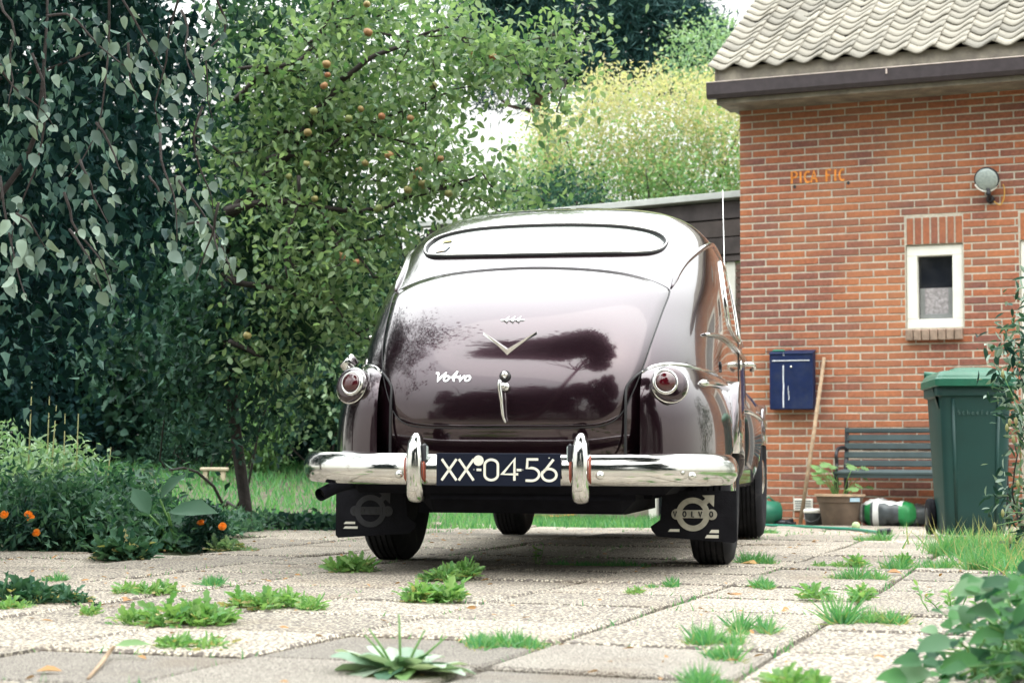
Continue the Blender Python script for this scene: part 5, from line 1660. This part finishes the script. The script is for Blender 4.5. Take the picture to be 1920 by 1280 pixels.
# broad leaved plant
q = G(330, 1030)
BLP = empty('broad_leaved_plant', q, 0, 'plant with long broad ribbed dark leaves between the marigolds', 'plant')
pm = leaf_proto('leaf', (np.array([[0, 0, 0], [-.22, .25, .06], [-.30, .6, .05], [0, 1, -.14], [.30, .6, .05], [.22, .25, .06], [0, .5, -.02]]), HI[1]), 1, .9, M['bigleaf'])
for k, (px, py, L, dx, dz) in enumerate([(300, 985, .26, 1, .22), (335, 960, .24, .9, .1), (320, 1010, .22, 1, .0), (300, 1000, .20, -.9, .3), (345, 1025, .18, .8, -.1), (290, 1030, .18, -.6, .1), (320, 935, .16, .4, .5), (350, 1000, .2, .9, .2),
                                         (275, 1010, .16, -1, .0), (310, 1045, .16, .3, -.05), (300, 965, .17, -.4, .6)]):
    p = P(px - 20, py, q.y + RNG.uniform(-.1, .15)) - q
    o = link('leaf', pm, BLP, p); o.scale = (L, L, L); orient(o, (dx, RNG.normal() * .35 - .2, dz), (RNG.normal() * .2, -.65, 1))
    MB().tube([(0, 0, 0), (p.x * .5, p.y * .5, p.z * .6), p], .005, 6).build('stalk', M['weed'], BLP, True)
# marigolds
def marigold(root, p, r):
    mb = MB()
    for ring_, (n_, rr, z_, t_) in enumerate(((10, 1.0, .0, .1), (9, .8, .25, .5), (7, .55, .42, .9), (4, .25, .5, 1.4))):
        for k in range(n_):
            a = 2 * math.pi * k / n_ + ring_ * .4
            c, s = math.cos(a), math.sin(a); w2 = .34 * r
            o_ = Vector((c * rr * r, s * rr * r, z_ * r)); b_ = Vector((c * rr * r * .3, s * rr * r * .3, z_ * r * .8))
            t = Vector((-s, c, 0)) * w2
            mb.add([b_ - t * .5, b_ + t * .5, o_ + t + Vector((0, 0, t_ * r * .12)), o_ - t + Vector((0, 0, t_ * r * .12))], [(0, 1, 2, 3)])
    mb.lathe([(r * .35, -.5 * r), (r * .45, -.1 * r), (r * .3, .3 * r)], (0, 0, 0), (0, 0, 1), 8)
    m3 = Matrix.Rotation(rad(55 + RNG.normal() * 12), 3, 'X')
    mb.v = [tuple(m3 @ Vector(v)) for v in mb.v]
    mb.build('flower', M['marigold'], root, False, loc=p)
for (px, py, wpx, hpx, fl, lb) in ((60, 1030, 130, 90, [(8, 964), (53, 963), (57, 970), (68, 998)], 'marigold plant with orange heads at the left edge of the bed'),
                                   (385, 1030, 90, 95, [(378, 950), (391, 956), (377, 979), (417, 986)], 'dark feathery marigold plant with four orange heads at the end of the bed'),
                                   (262, 1025, 50, 60, [(266, 976), (268, 983)], 'small marigold plant with two orange heads left of the broad leaves')):
    q = G(px, py); sc = FPX / q.y
    R_ = empty('marigold_plant', q, 0, lb, 'marigold', 'marigolds in the bed')
    w2, h2 = wpx / sc, hpx / sc
    n = int(wpx * 13)
    pos = shell(n, (0, 0, h2 * .42), (w2 * .5, w2 * .45, h2 * .5), .2); pos[:, 2] = np.maximum(pos[:, 2], .01)
    leaves('foliage', pos, unit(rnd(n)) + np.array([0, -.2, .3]), upn(n), .035, .012, HI, M['mari_leaf'], R_)
    for a, b in fl: marigold(R_, P(a, b, q.y - w2 * .42) - q, .0185)
# small creeping weeds at the bed edge
for px, py, w_, h_, lb in ((210, 1050, 110, 60, 'trailing broad leaved weed hanging over the bed edge'), (410, 1032, 70, 30, 'pale little weed at the end of the bed'), (470, 1032, 90, 12, 'flat weed on the paving beside the bed end')):
    weed(px, py, w_, h_, 'leafy', lb, m=M['bedlight'] if px > 400 else M['bigleaf'])

# stone block on the lawn
q = P(402, 903, 14.0); q.z = gz(q.x, q.y)
ST2 = empty('stone_bench', q + Vector((0, 0, .0)), .1, 'small pale stone bench on the lawn edge under the shrubs', 'bench')
sc = FPX / q.y
MB().box((0, 0, 22 / sc), (52 / sc, .16, 7 / sc), b=.008).build('top', M['stone'], ST2)
for s in (-1, 1): MB().box((s * 16 / sc, 0, 9.5 / sc), (9 / sc, .14, 19 / sc), b=.006).build('leg', M['stone'], ST2)

# ================================================================== RIGHT SHRUBS
q = G(1915, 1030)
RB = bushmass('leafy_shrub', 'leafy shrub with pale buds at the right edge in front of the bin', 'shrub', (2.28, 7.6, .62), (.20, .40, .62), 60, 22, .055, .060, .022, M['leaf_hedge'], HI, nstem=9, lo=.3, stemr=.005, m2=M['leaf_pale'], base=(2.30, 7.6, 0))
pts_ = []
bd = []
for px, py in ((1880, 700), (1893, 790), (1905, 788), (1900, 822), (1888, 800), (1880, 960), (1865, 985), (1895, 1010), (1908, 905)):
    p = P(px, py, 7.35); b = Vector(RB.location) + Vector((RNG.normal() * .05, -.1, .2))
    MB().tube([b - RB.location, (b.lerp(p, .6) + Vector((.02, 0, 0))) - RB.location, p - RB.location], [.003, .002, .0015], 5).build('shoot', M['leaf_bright'], RB, True)
    MB().lathe([(.003, -.02), (.008, -.008), (.007, .004), (.002, .014)], p - RB.location, (0, 0, 1), 8).build('bud', M['grass_dry'], RB, True)
n = 9000
X = RNG.uniform(1.70, 3.4, n); Y = RNG.uniform(5.6, 9.0, n)
k = X > 1.72 + .38 * (9.0 - Y) * .30 + RNG.normal(size=n) * .1 - (Y < 7) * .2
xy = np.stack([X, Y], 1)[k]
k2 = xy[:, 0] / xy[:, 1] > .245 + RNG.normal(size=len(xy)) * .012
o = blades('verge_grass', xy[k2], .10, .006, M['grass'], lean=.45); tag(o, 'long tangled grass along the right edge of the paving', 'grass')
o = blades('dry_verge_grass', xy[k2][::4] + .01, .15, .005, M['grass_dry'], lean=.6); tag(o, 'dry straw among the grass at the right edge', 'grass')

# near plant, bottom right: broad leaves as single parts
q = G(1880, 1275)
NP = empty('broad_leaved_shrub', (q.x + .05, 3.35, 0), 0, 'close broad leaved green plant in the bottom right corner', 'shrub')
gleaf = leafmat('glossy_green_leaf', (.008, .055, .026), (.075, .22, .07), .55, .35, .2, 'object')
nl1 = leaf_proto('leaf', curved_leaf(6, lambda t: OVAL(t) * .62, .3, .14, .01), 1, 1, gleaf); nl2 = leaf_proto('leaf', curved_leaf(6, lambda t: HEART(t) * .80, .15, .12, .015), 1, 1, gleaf); nl3 = leaf_proto('leaf', curved_leaf(6, lambda t: OVAL(t) * .7, .4, .1, .01), 1, 1, leafmat('pale_green_leaf', (.06, .15, .08), (.16, .28, .15), .55, .3, .2, 'object'))
for d_ in (nl1, nl2, nl3): d_.polygons.foreach_set('use_smooth', [True] * len(d_.polygons))
org = NP.location
stm = MB()
cnt = 0
while cnt < 270:
    px = 1640 + 330 * RNG.beta(1.9, 1.0); py = RNG.uniform(1075, 1300)
    if px < 1670 + max(0, (1275 - py)) * .95 + RNG.normal() * 26: continue
    Y = RNG.uniform(2.95, 3.75)
    p = P(px, py, Y)
    if p.z < .005: p.z = .01
    L = random.uniform(.022, .050)
    o = link('leaf', random.choice((nl1, nl1, nl1, nl2, nl2, nl1, nl2, nl3)), NP, p - org); o.scale = (L, L, L)
    orient(o, (RNG.normal() * .8 - .4, RNG.normal() * .6 - .3, -.1 + RNG.normal() * .35), (RNG.normal() * .4, -.4, 1)); cnt += 1
    if cnt % 4 == 0:
        b = Vector((org.x + RNG.normal() * .06, org.y, 0)); stm.tube([b - org, (b.lerp(p, .5) + Vector((0, 0, .02))) - org, p - org], [.003, .0025, .0015], 5)
for px, py, L in ((1860, 1100, .075), (1905, 1095, .07), (1730, 1240, .055), (1700, 1270, .055), (1790, 1205, .07), (1745, 1262, .08), (1840, 1240, .075), (1900, 1190, .08), (1870, 1150, .06)):
    p = P(px, py, 3.05); o = link('leaf', random.choice((nl1, nl3, nl2)), NP, p - org); o.scale = (L, L, L)
    orient(o, (-.9 + RNG.normal() * .4, -.2, .1), (RNG.normal() * .3, -.6, 1))
stm.build('stem', M['weed'], NP, True, kind='stuff')

# ================================================================== TREES
# --- near tree on the left, big pale hanging leaves over a dark interior
LT = empty('hanging_leaf_tree', (-3.1, 6.9, 0), 0, 'big dark tree at the upper left with pale pointed leaves hanging from its branches', 'tree')
org = Vector(LT.location)
mb = MB()
limb(mb, org, (-3.0, 7.0, 3.4), .11, .07, 8, .04, org)
mb.build('trunk', M['darkbark'], LT, True)
twigs = []
for (a, b) in (((210, -40), (130, 330)), ((330, -30), (300, 260)), ((60, 100), (20, 540)), ((0, 120), (110, 250)), ((120, 360), (205, 540)), ((180, 230), (240, 330)), ((400, -20), (405, 230)), ((300, 250), (330, 470)),
               ((380, 200), (400, 400)), ((330, 330), (440, 530)), ((0, 330), (50, 560)), ((130, 430), (190, 545)), ((90, 30), (250, 130)), ((230, 0), (330, 180)), ((240, 80), (260, 190)), ((410, 380), (370, 520)), ((0, 0), (20, 200)), ((340, 20), (375, 160)), ((150, 300), (205, 420)), ((280, 330), (345, 400)), ((30, 400), (90, 470)), ((350, 420), (450, 500))):
    Y = RNG.uniform(5.5, 6.3)
    p0, p1 = P(*a, Y), P(*b, Y + RNG.uniform(-.15, .15)); twigs.append((p0, p1))
for i, (p0, p1) in enumerate(twigs):
    t_ = MB(); limb(t_, p0, p1, .005, .0015, 5, .05, org); t_.build('twig', M['darkbark'], LT, True)
ipr = [leaf_proto('leaf', curved_leaf(6, lambda t, w2=w2: HEART(t) * w2, f, fo, .02), 1, 1, M['leaf_pale']) for f, w2, fo in ((.2, .55, .2), (.5, .5, .3), (-.3, .65, .1), (.7, .4, .4), (.05, .7, .15))]
for d_ in ipr: d_.polygons.foreach_set('use_smooth', [True] * len(d_.polygons))
cnt = 0
for i in range(300):
    p0, p1 = twigs[i % len(twigs)]
    t = RNG.uniform(.15, 1.0)
    p = p0.lerp(p1, t) + Vector(RNG.normal(size=3)) * .035
    L = random.uniform(.028, .066)
    o = link('leaf', ipr[RNG.randint(5)], LT, p - org); o.scale = (L, L, L)
    orient(o, (RNG.normal() * .45 + .15, RNG.normal() * .4, -1), (RNG.normal() * .7, -1, .5 + RNG.normal() * .3))
# body of the same tree, its inner shade put into near-black leaf colour
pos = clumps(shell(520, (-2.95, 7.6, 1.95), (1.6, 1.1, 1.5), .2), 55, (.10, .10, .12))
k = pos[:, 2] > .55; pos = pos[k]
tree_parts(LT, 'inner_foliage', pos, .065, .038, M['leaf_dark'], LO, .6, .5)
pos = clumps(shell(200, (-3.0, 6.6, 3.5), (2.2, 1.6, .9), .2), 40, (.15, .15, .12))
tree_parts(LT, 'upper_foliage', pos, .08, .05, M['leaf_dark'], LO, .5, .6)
lb_ = MB()
for _ in range(16):
    e_ = shell(1, (-2.7, 7.0, 2.0), (1.4, .8, 1.3), .6)[0]; limb(lb_, (-3.05, 7.0, RNG.uniform(.8, 2.2)), e_, .018, .004, 6, .10, org)
pos = clumps(shell(90, (-2.2, 6.6, 1.6), (.9, .35, .95), .2), 16, (.10, .10, .12))
tree_parts(LT, 'hanging_foliage', pos, .050, .030, leafmat('mid_hanging_leaf', (.02, .06, .05), (.09, .17, .13), .5, .15, .2), IVY, 1.2, .3)
lb_.build('limb', M['darkbark'], LT, True, kind='stuff')

# --- apple tree
AT = empty('apple_tree', tuple(P(430, 640, 10.6).xy) + (gz(0, 10.6),), 0, 'apple tree with long bare branches and reddish apples behind the car to the left', 'tree')
org = Vector(AT.location)
br = [((470, 900), (425, 400), 10.9, .04, .035), ((425, 400), (640, 150), 10.4, .045, .018), ((640, 150), (835, 50), 10.2, .018, .008), ((835, 50), (925, 110), 10.2, .008, .004),
      ((425, 395), (680, 396), 10.2, .026, .014), ((680, 396), (850, 350), 10.1, .014, .008), ((850, 350), (905, 322), 10.0, .008, .004), ((520, 250), (760, 215), 10.4, .014, .006), ((500, 300), (640, 260), 10.3, .016, .008),
      ((640, 260), (800, 205), 10.3, .008, .004), ((445, 130), (580, 130), 10.2, .012, .006), ((440, 190), (600, 60), 10.3, .022, .008), ((600, 60), (640, -40), 10.3, .010, .006), ((690, 250), (830, 290), 10.2, .008, .004),
      ((700, 60), (940, 95), 10.4, .008, .004), ((940, 95), (1050, 60), 10.4, .005, .002), ((560, 330), (540, 520), 10.1, .012, .005), ((600, 396), (700, 520), 10.1, .010, .005), ((740, 280), (810, 360), 10.0, .007, .003), ((900, 120), (1060, 150), 10.3, .005, .002),
      ((470, 330), (360, 250), 10.4, .012, .005), ((540, 100), (740, 20), 10.5, .012, .006), ((425, 520), (620, 560), 10.3, .022, .008), ((620, 560), (700, 640), 10.2, .008, .004), ((520, 470), (740, 440), 10.3, .014, .006), ((430, 640), (560, 700), 10.4, .018, .006)]
mb = MB(); nodes = []
for k, (a, b, Y, r0, r1) in enumerate(br):
    p0, p1 = P(*a, Y - .12), P(*b, Y - .12 + RNG.uniform(-.1, .1))
    if k == 0: p0.z = gz(0, Y) - .05
    t_ = MB() if k else mb
    pts = limb(t_, p0, p1, r0, r1, 8, .045 if k else .012, org)
    t_.build('trunk' if k == 0 else 'branch', M['darkbark'], AT, True)
    if k: nodes += [p + org for p in pts]
    for _ in range(2 if k else 0):
        c_ = pts[RNG.randint(3, len(pts))] + org
        e_ = c_ + Vector((RNG.uniform(-.1, .45), RNG.normal() * .3, RNG.uniform(-.25, .3)))
        t2 = MB(); pp = limb(t2, c_, e_, .006, .002, 5, .08, org); t2.build('twig', M['darkbark'], AT, True); nodes += [p + org for p in pp[2:]]
nd = np.array([tuple(p) for p in nodes])
def pxr(x0, x1, y0, y1, n, Y0, Y1, dens=None):
    out = []
    while len(out) < n:
        px, py, Y = RNG.uniform(x0, x1), RNG.uniform(y0, y1), RNG.uniform(Y0, Y1)
        if dens and RNG.uniform() > dens(px, py): continue
        out.append(tuple(P(px, py, Y)))
    return np.array(out)
# leaves close to the branches
pos = clumps(nd, 15, (.11, .14, .11))
tree_parts(AT, 'foliage', pos, .058, .036, M['leaf_apple'], HI, .35, .9)
def dens_a(px, py):
    d = 1.0
    e = 560 + (1 - ((py - 60) / 560.) ** 2) * 320          # right-hand outline of the crown
    if py > 420: e = min(e, 800 - (py - 420) * .35)
    if px > e: d = .0
    elif px > e - 170: d = .35
    # the open patch of sky left of the shed roof
    d *= 1 - .75 * math.exp(-((px - 930) / 80) ** 2 - ((py - 270) / 60) ** 2)
    d *= .55 + .45 * math.sin(px * .021 + py * .013) * math.sin(py * .027 - px * .008)+.3
    return d
cen = pxr(400, 960, -30, 480, 520, 10.5, 11.8, dens_a)
pos = clumps(cen, 26, (.10, .16, .10))
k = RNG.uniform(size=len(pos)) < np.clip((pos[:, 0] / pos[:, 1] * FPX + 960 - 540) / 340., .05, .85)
tree_parts(AT, 'sun_toned_foliage', pos[k], .064, .042, M['leaf_apple'], HI, .3, .9)
tree_parts(AT, 'shade_toned_foliage', pos[~k], .060, .040, M['leaf_apple_s'], LO, .3, .7)
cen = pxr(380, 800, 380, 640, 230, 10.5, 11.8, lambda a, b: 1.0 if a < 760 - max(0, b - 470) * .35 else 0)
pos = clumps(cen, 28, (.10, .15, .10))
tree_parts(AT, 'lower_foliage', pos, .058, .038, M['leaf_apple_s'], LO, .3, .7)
cen = pxr(330, 560, 520, 830, 95, 10.2, 10.9, lambda a, b: 1.0 if b < 835 - abs(a - 440) * .3 else 0)
tree_parts(AT, 'low_sucker_foliage', clumps(cen, 26, (.09, .12, .09)), .062, .040, M['leaf_hedge'], LO, .6, .6)
ap = MB().lathe([(.004, .010), (.016, .020), (.028, .016), (.034, 0), (.031, -.016), (.018, -.029), (.005, -.026)], (0, 0, 0), (0, 0, 1), 14).build('apple', M['apple'], None, True)
apd = ap.data; bpy.data.objects.remove(ap)
for px, py in ((541, 330), (590, 372), (588, 208), (577, 248), (677, 204), (716, 218), (770, 221), (841, 362), (774, 329), (685, 305), (826, 297), (924, 106), (890, 101), (575, 306), (668, 490), (464, 628), (785, 318), (614, 140), (612, 120), (730, 290), (765, 355), (793, 345), (708, 390), (688, 8), (812, 160), (654, 222), (705, 690), (640, 480), (690, 60), (607, 160)):
    Y = RNG.uniform(9.75, 10.0)
    p = P(px, py, Y)
    o = link('apple', apd, AT, p - org); s_ = random.uniform(.55, .85); o.scale = (s_, s_, s_); o.rotation_euler = (RNG.normal() * .3, RNG.normal() * .3, 0)

# --- shrubs behind the car and under the trees
SH = [('leafy_shrub', 'bright leafed shrub directly left of the car below the apple tree', (-1.30, 14.3, 1.25), (.62, .5, .85), 170, 44, .10, .070, .044, 'leaf_hedge', 'bedlight'),
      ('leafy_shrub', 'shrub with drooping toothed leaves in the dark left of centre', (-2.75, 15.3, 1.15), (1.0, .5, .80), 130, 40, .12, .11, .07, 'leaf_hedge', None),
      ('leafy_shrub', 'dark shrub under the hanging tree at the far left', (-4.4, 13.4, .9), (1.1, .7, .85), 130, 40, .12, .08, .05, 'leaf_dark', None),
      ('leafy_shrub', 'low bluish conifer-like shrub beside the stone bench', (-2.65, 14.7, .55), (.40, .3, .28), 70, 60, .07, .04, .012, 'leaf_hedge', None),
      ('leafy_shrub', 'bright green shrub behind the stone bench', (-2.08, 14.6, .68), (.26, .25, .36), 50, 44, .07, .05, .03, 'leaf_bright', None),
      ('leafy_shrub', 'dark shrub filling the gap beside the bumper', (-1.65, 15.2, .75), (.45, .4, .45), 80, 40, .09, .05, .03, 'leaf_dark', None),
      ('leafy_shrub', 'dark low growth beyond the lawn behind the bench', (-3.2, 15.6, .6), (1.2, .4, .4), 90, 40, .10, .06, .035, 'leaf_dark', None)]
for (nm, lb, c_, r_, nc, per, spd, L, W2, m1, m2) in SH:
    bushmass(nm, lb, 'shrub', c_, r_, nc, per, spd, L, W2, M[m1], HI if L > .06 else LO, 'shrubs below the trees', nstem=6, m2=M[m2] if m2 else None, lo=.35)
bushmass('leafy_shrub', 'young tree with drooping toothed leaves in front of the apple trunk', 'shrub', (-1.95, 10.95, 1.30), (.80, .35, .62), 70, 26, .10, .085, .055, M['leaf_hedge'], LOBED, 'shrubs below the trees', base=(-2.0, 12.4, gz(-2, 12.4)), nstem=2, lo=.2, stemr=.012, zmin=.75, down=1.0)
# taller trees that close the view on the left
for (x, y, h, r_, m1, L, lb, nc) in ((-5.6, 16.6, 2.8, 2.2, 'leaf_dark', .13, 'dark dense tree closing the view at the far left', 420), (-3.9, 17.6, 2.5, 1.9, 'leaf_dark', .13, 'dark tree behind the apple tree on its left', 380),
                                    (-1.7, 17.5, 1.5, 1.25, 'leaf_hedge', .11, 'green tree behind the apple tree just left of the car', 210), (-7.5, 20.5, 4.4, 3.4, 'leaf_dark', .16, 'tall dark tree farthest to the left', 520)):
    root = empty('background_tree', (x, y, gz(0, y)), 0, lb, 'tree', 'trees closing the garden')
    o3 = root.location
    mb = MB(); limb(mb, o3, (x, y, h), .12, .06, 6, .03, o3); mb.build('trunk', M['darkbark'], root, True)
    pos = clumps(shell(nc, (x, y, h), (r_, r_ * .8, h * .98), .35), 42, (.20,) * 3)
    pos = pos[pos[:, 2] > .05]
    tree_parts(root, 'crown', pos, L, L * .55, M[m1], LO, .3, .7)

n = 26000
X = RNG.uniform(-15, -2.2, n); Y = 23.5 + RNG.normal(size=n) * .35; Z = RNG.uniform(0, 1, n) * (3.6 + .5 * np.sin(X * 1.3)) + .1
o = leaves('garden_hedge', np.stack([X, Y, Z], 1), hang(n, .3), upn(n, .3, .8), .20, .12, LO, M['leaf_dark']); tag(o, 'tall dark hedge closing the garden far behind the left trees', 'hedge')
# --- yellow-green tree behind the shed roof
YT = empty('pale_leaved_tree', (2.0, 19.5, -.1), 0, 'bushy pale yellow green tree rising behind the shed roof', 'tree')
def dens_y(px, py):
    top_ = 150 + 170 * max(0, (1120 - px) / 180.) ** 1.3 + (0 if px < 1330 else (px - 1330) * .3) + 12 * math.sin(px * .06)
    if px < 1120 and py < top_: return 0
    if py < top_: return 0
    return 1.0
cen = pxr(950, 1560, 95, 430, 900, 18.6, 20.4, dens_y)
pos = clumps(cen, 40, (.13, .2, .11))
k = RNG.uniform(size=len(pos)); zz2 = pos[:, 2]
hi = zz2 > np.median(zz2) + RNG.normal(size=len(pos)) * .4
tree_parts(YT, 'yellow_foliage', pos[hi], .060, .032, M['leaf_yellow'], LO, .2, .9)
tree_parts(YT, 'green_foliage', pos[~hi], .060, .034, M['leaf_bright'], LO, .2, .9)
mb = MB(); o3 = Vector(YT.location)
limb(mb, o3, (2.0, 19.5, 1.8), .10, .06, 5, .03, o3); mb.build('trunk', M['darkbark'], YT, True)
mb = MB()
for _ in range(14):
    c_ = cen[RNG.randint(len(cen))]; limb(mb, (2.0, 19.6, 1.7), c_, .03, .008, 6, .08, o3)
mb.build('limb', M['darkbark'], YT, True, kind='stuff')
DG = bushmass('leafy_shrub', 'darker green bush at the left foot of the pale tree above the roof edge', 'shrub', (.40, 18.2, 3.05), (.62, .4, .42), 60, 46, .10, .06, .035, M['leaf_hedge'], LO, 'shrubs below the trees', base=(.4, 18.2, -.1), nstem=5, stemr=.03, zmin=2.6)

bushmass('background_tree', 'mid green tree behind the lower half of the pale tree', 'tree', (2.1, 21.8, 2.6), (1.9, .5, 1.5), 170, 46, .16, .09, .055, M['leaf_bright'], LO, 'trees closing the garden', base=(2.1, 21.8, -.1), nstem=5, stemr=.04, m2=M['leaf_hedge'])
# --- pine
PT = empty('pine_tree', tuple(P(1030, 640, 25).xy) + (-.12,), 0, 'tall dark pine with a leaning reddish trunk behind everything', 'tree')
o3 = Vector(PT.location)
t_ = [P(1035, 640, 25), P(1034, 270, 25), P(1015, 215, 25), P(1000, 150, 25), P(1040, 60, 25), P(1060, -60, 25)]; t_[0].z = -.12
MB().tube([p - o3 for p in t_], [.17, .15, .13, .10, .08, .05], 12).build('trunk', M['pinebark'], PT, True)
mb = MB()
for a, b in (((1035, 265), (1110, 190)), ((1015, 215), (940, 190)), ((1010, 190), (1150, 90)), ((1040, 60), (1200, 40)), ((1040, 80), (930, 30)), ((1045, 30), (1300, 10)), ((1150, 90), (1330, 60)), ((1005, 150), (900, 60)), ((1050, 0), (1150, -40))):
    limb(mb, P(*a, 25), P(*b, 25 + RNG.normal() * .4), .055, .015, 6, .06, o3)
mb.build('limb', M['pinebark'], PT, True, kind='stuff')
def dens_p(px, py):
    if px > 1330 and py < 40 + (px - 1330) * .8: return 0
    if px > 1310 and py < 8: return 0
    if abs(px - 1085) < 26 and py < 120: return .12
    if px < 1000 and py > 110: return .15
    lim = 150 if px < 1120 else 175
    return 0 if py > lim else (.9 if RNG.uniform() < .9 else 0)
cen = pxr(870, 1395, -60, 200, 800, 23.8, 26.2, dens_p)
pos = clumps(cen, 46, (.13, .18, .10))
n = len(pos)
leaves('needles', pos - np.array(o3)[None], unit(rnd(n)) + np.array([0, 0, .5]), rnd(n), .19 * RNG.uniform(.6, 1.2, n), .024, LO, M['needle'], PT, 'stuff')
FT = bushmass('background_tree', 'light green tree top between the pine and the tiled roof', 'tree', tuple(P(1330, 110, 22)), (.62, .5, .55), 70, 40, .12, .07, .035, M['bedlight'], LO, 'trees closing the garden', base=(2.4, 22, -.1), nstem=4, stemr=.03, zmin=4.2)

# --- behind the camera: the trees that the car mirrors
for (x, y, h, r_, lb, nc) in ((.3, 1.3, 9.9, (3.8, 4.4, 2.0), 'tall leaning tree whose crown hangs over the viewer, mirrored in the boot lid', 800), (4.0, -6.5, 5.6, (3.8, 2.8, 4.2), 'second tree behind the viewer with a lower crown', 620), (-1.6, -9.5, 5.6, (4.4, 2.8, 4.6), 'broad dark tree behind the viewer between the other two', 620),
                             (-6.5, -7, 4.5, (3.2, 2.4, 4.2), 'dark tree behind the viewer on the left', 260), (8.5, -11, 3.2, (3.4, 2.4, 3.0), 'dark tree behind the viewer on the right', 200)):
    root = empty('roadside_tree', (x, y, 0), 0, lb, 'tree', 'trees behind the viewer')
    mb = MB(); bx_ = (x - 4.2, y - 5.5, 0) if h > 9 else (x, y, 0)
    root.location = bx_; limb(mb, bx_, (x + .2, y, h - 1), .2, .12, 6, .02, bx_); mb.build('trunk', M['darkbark'], root, True)
    mb = MB()
    for _ in range(10):
        e_ = shell(1, (x, y, h), r_, .6)[0]; limb(mb, Vector(bx_).lerp(Vector((x + .1, y, h - 1)), .75), e_, .06, .02, 5, .08, bx_)
    mb.build('limb', M['darkbark'], root, True, kind='stuff')
    cl_ = []
    for _ in range(7):
        oc = unit(rnd(1))[0] * np.array(r_) * .62
        cl_.append(shell(nc // 6, np.array((x, y, h)) + oc, np.array(r_) * RNG.uniform(.30, .62), .2))
    pos = clumps(np.concatenate(cl_), 62, (.24,) * 3)
    tree_parts(root, 'crown', pos, .24, .15, M['leaf_dark'], LO, .3, .7)
n = 26000
X = RNG.uniform(-16, 16, n); Y = -13 + RNG.normal(size=n) * .5; Z = RNG.uniform(0, 1, n) * (3.6 + .9 * np.sin(X * .9) + .5 * np.sin(X * 2.7))
o = leaves('hedge', np.stack([X, Y, Z], 1), rnd(n), upn(n), .25, .15, LO, M['leaf_dark']); tag(o, 'long dark hedge far behind the viewer', 'hedge')
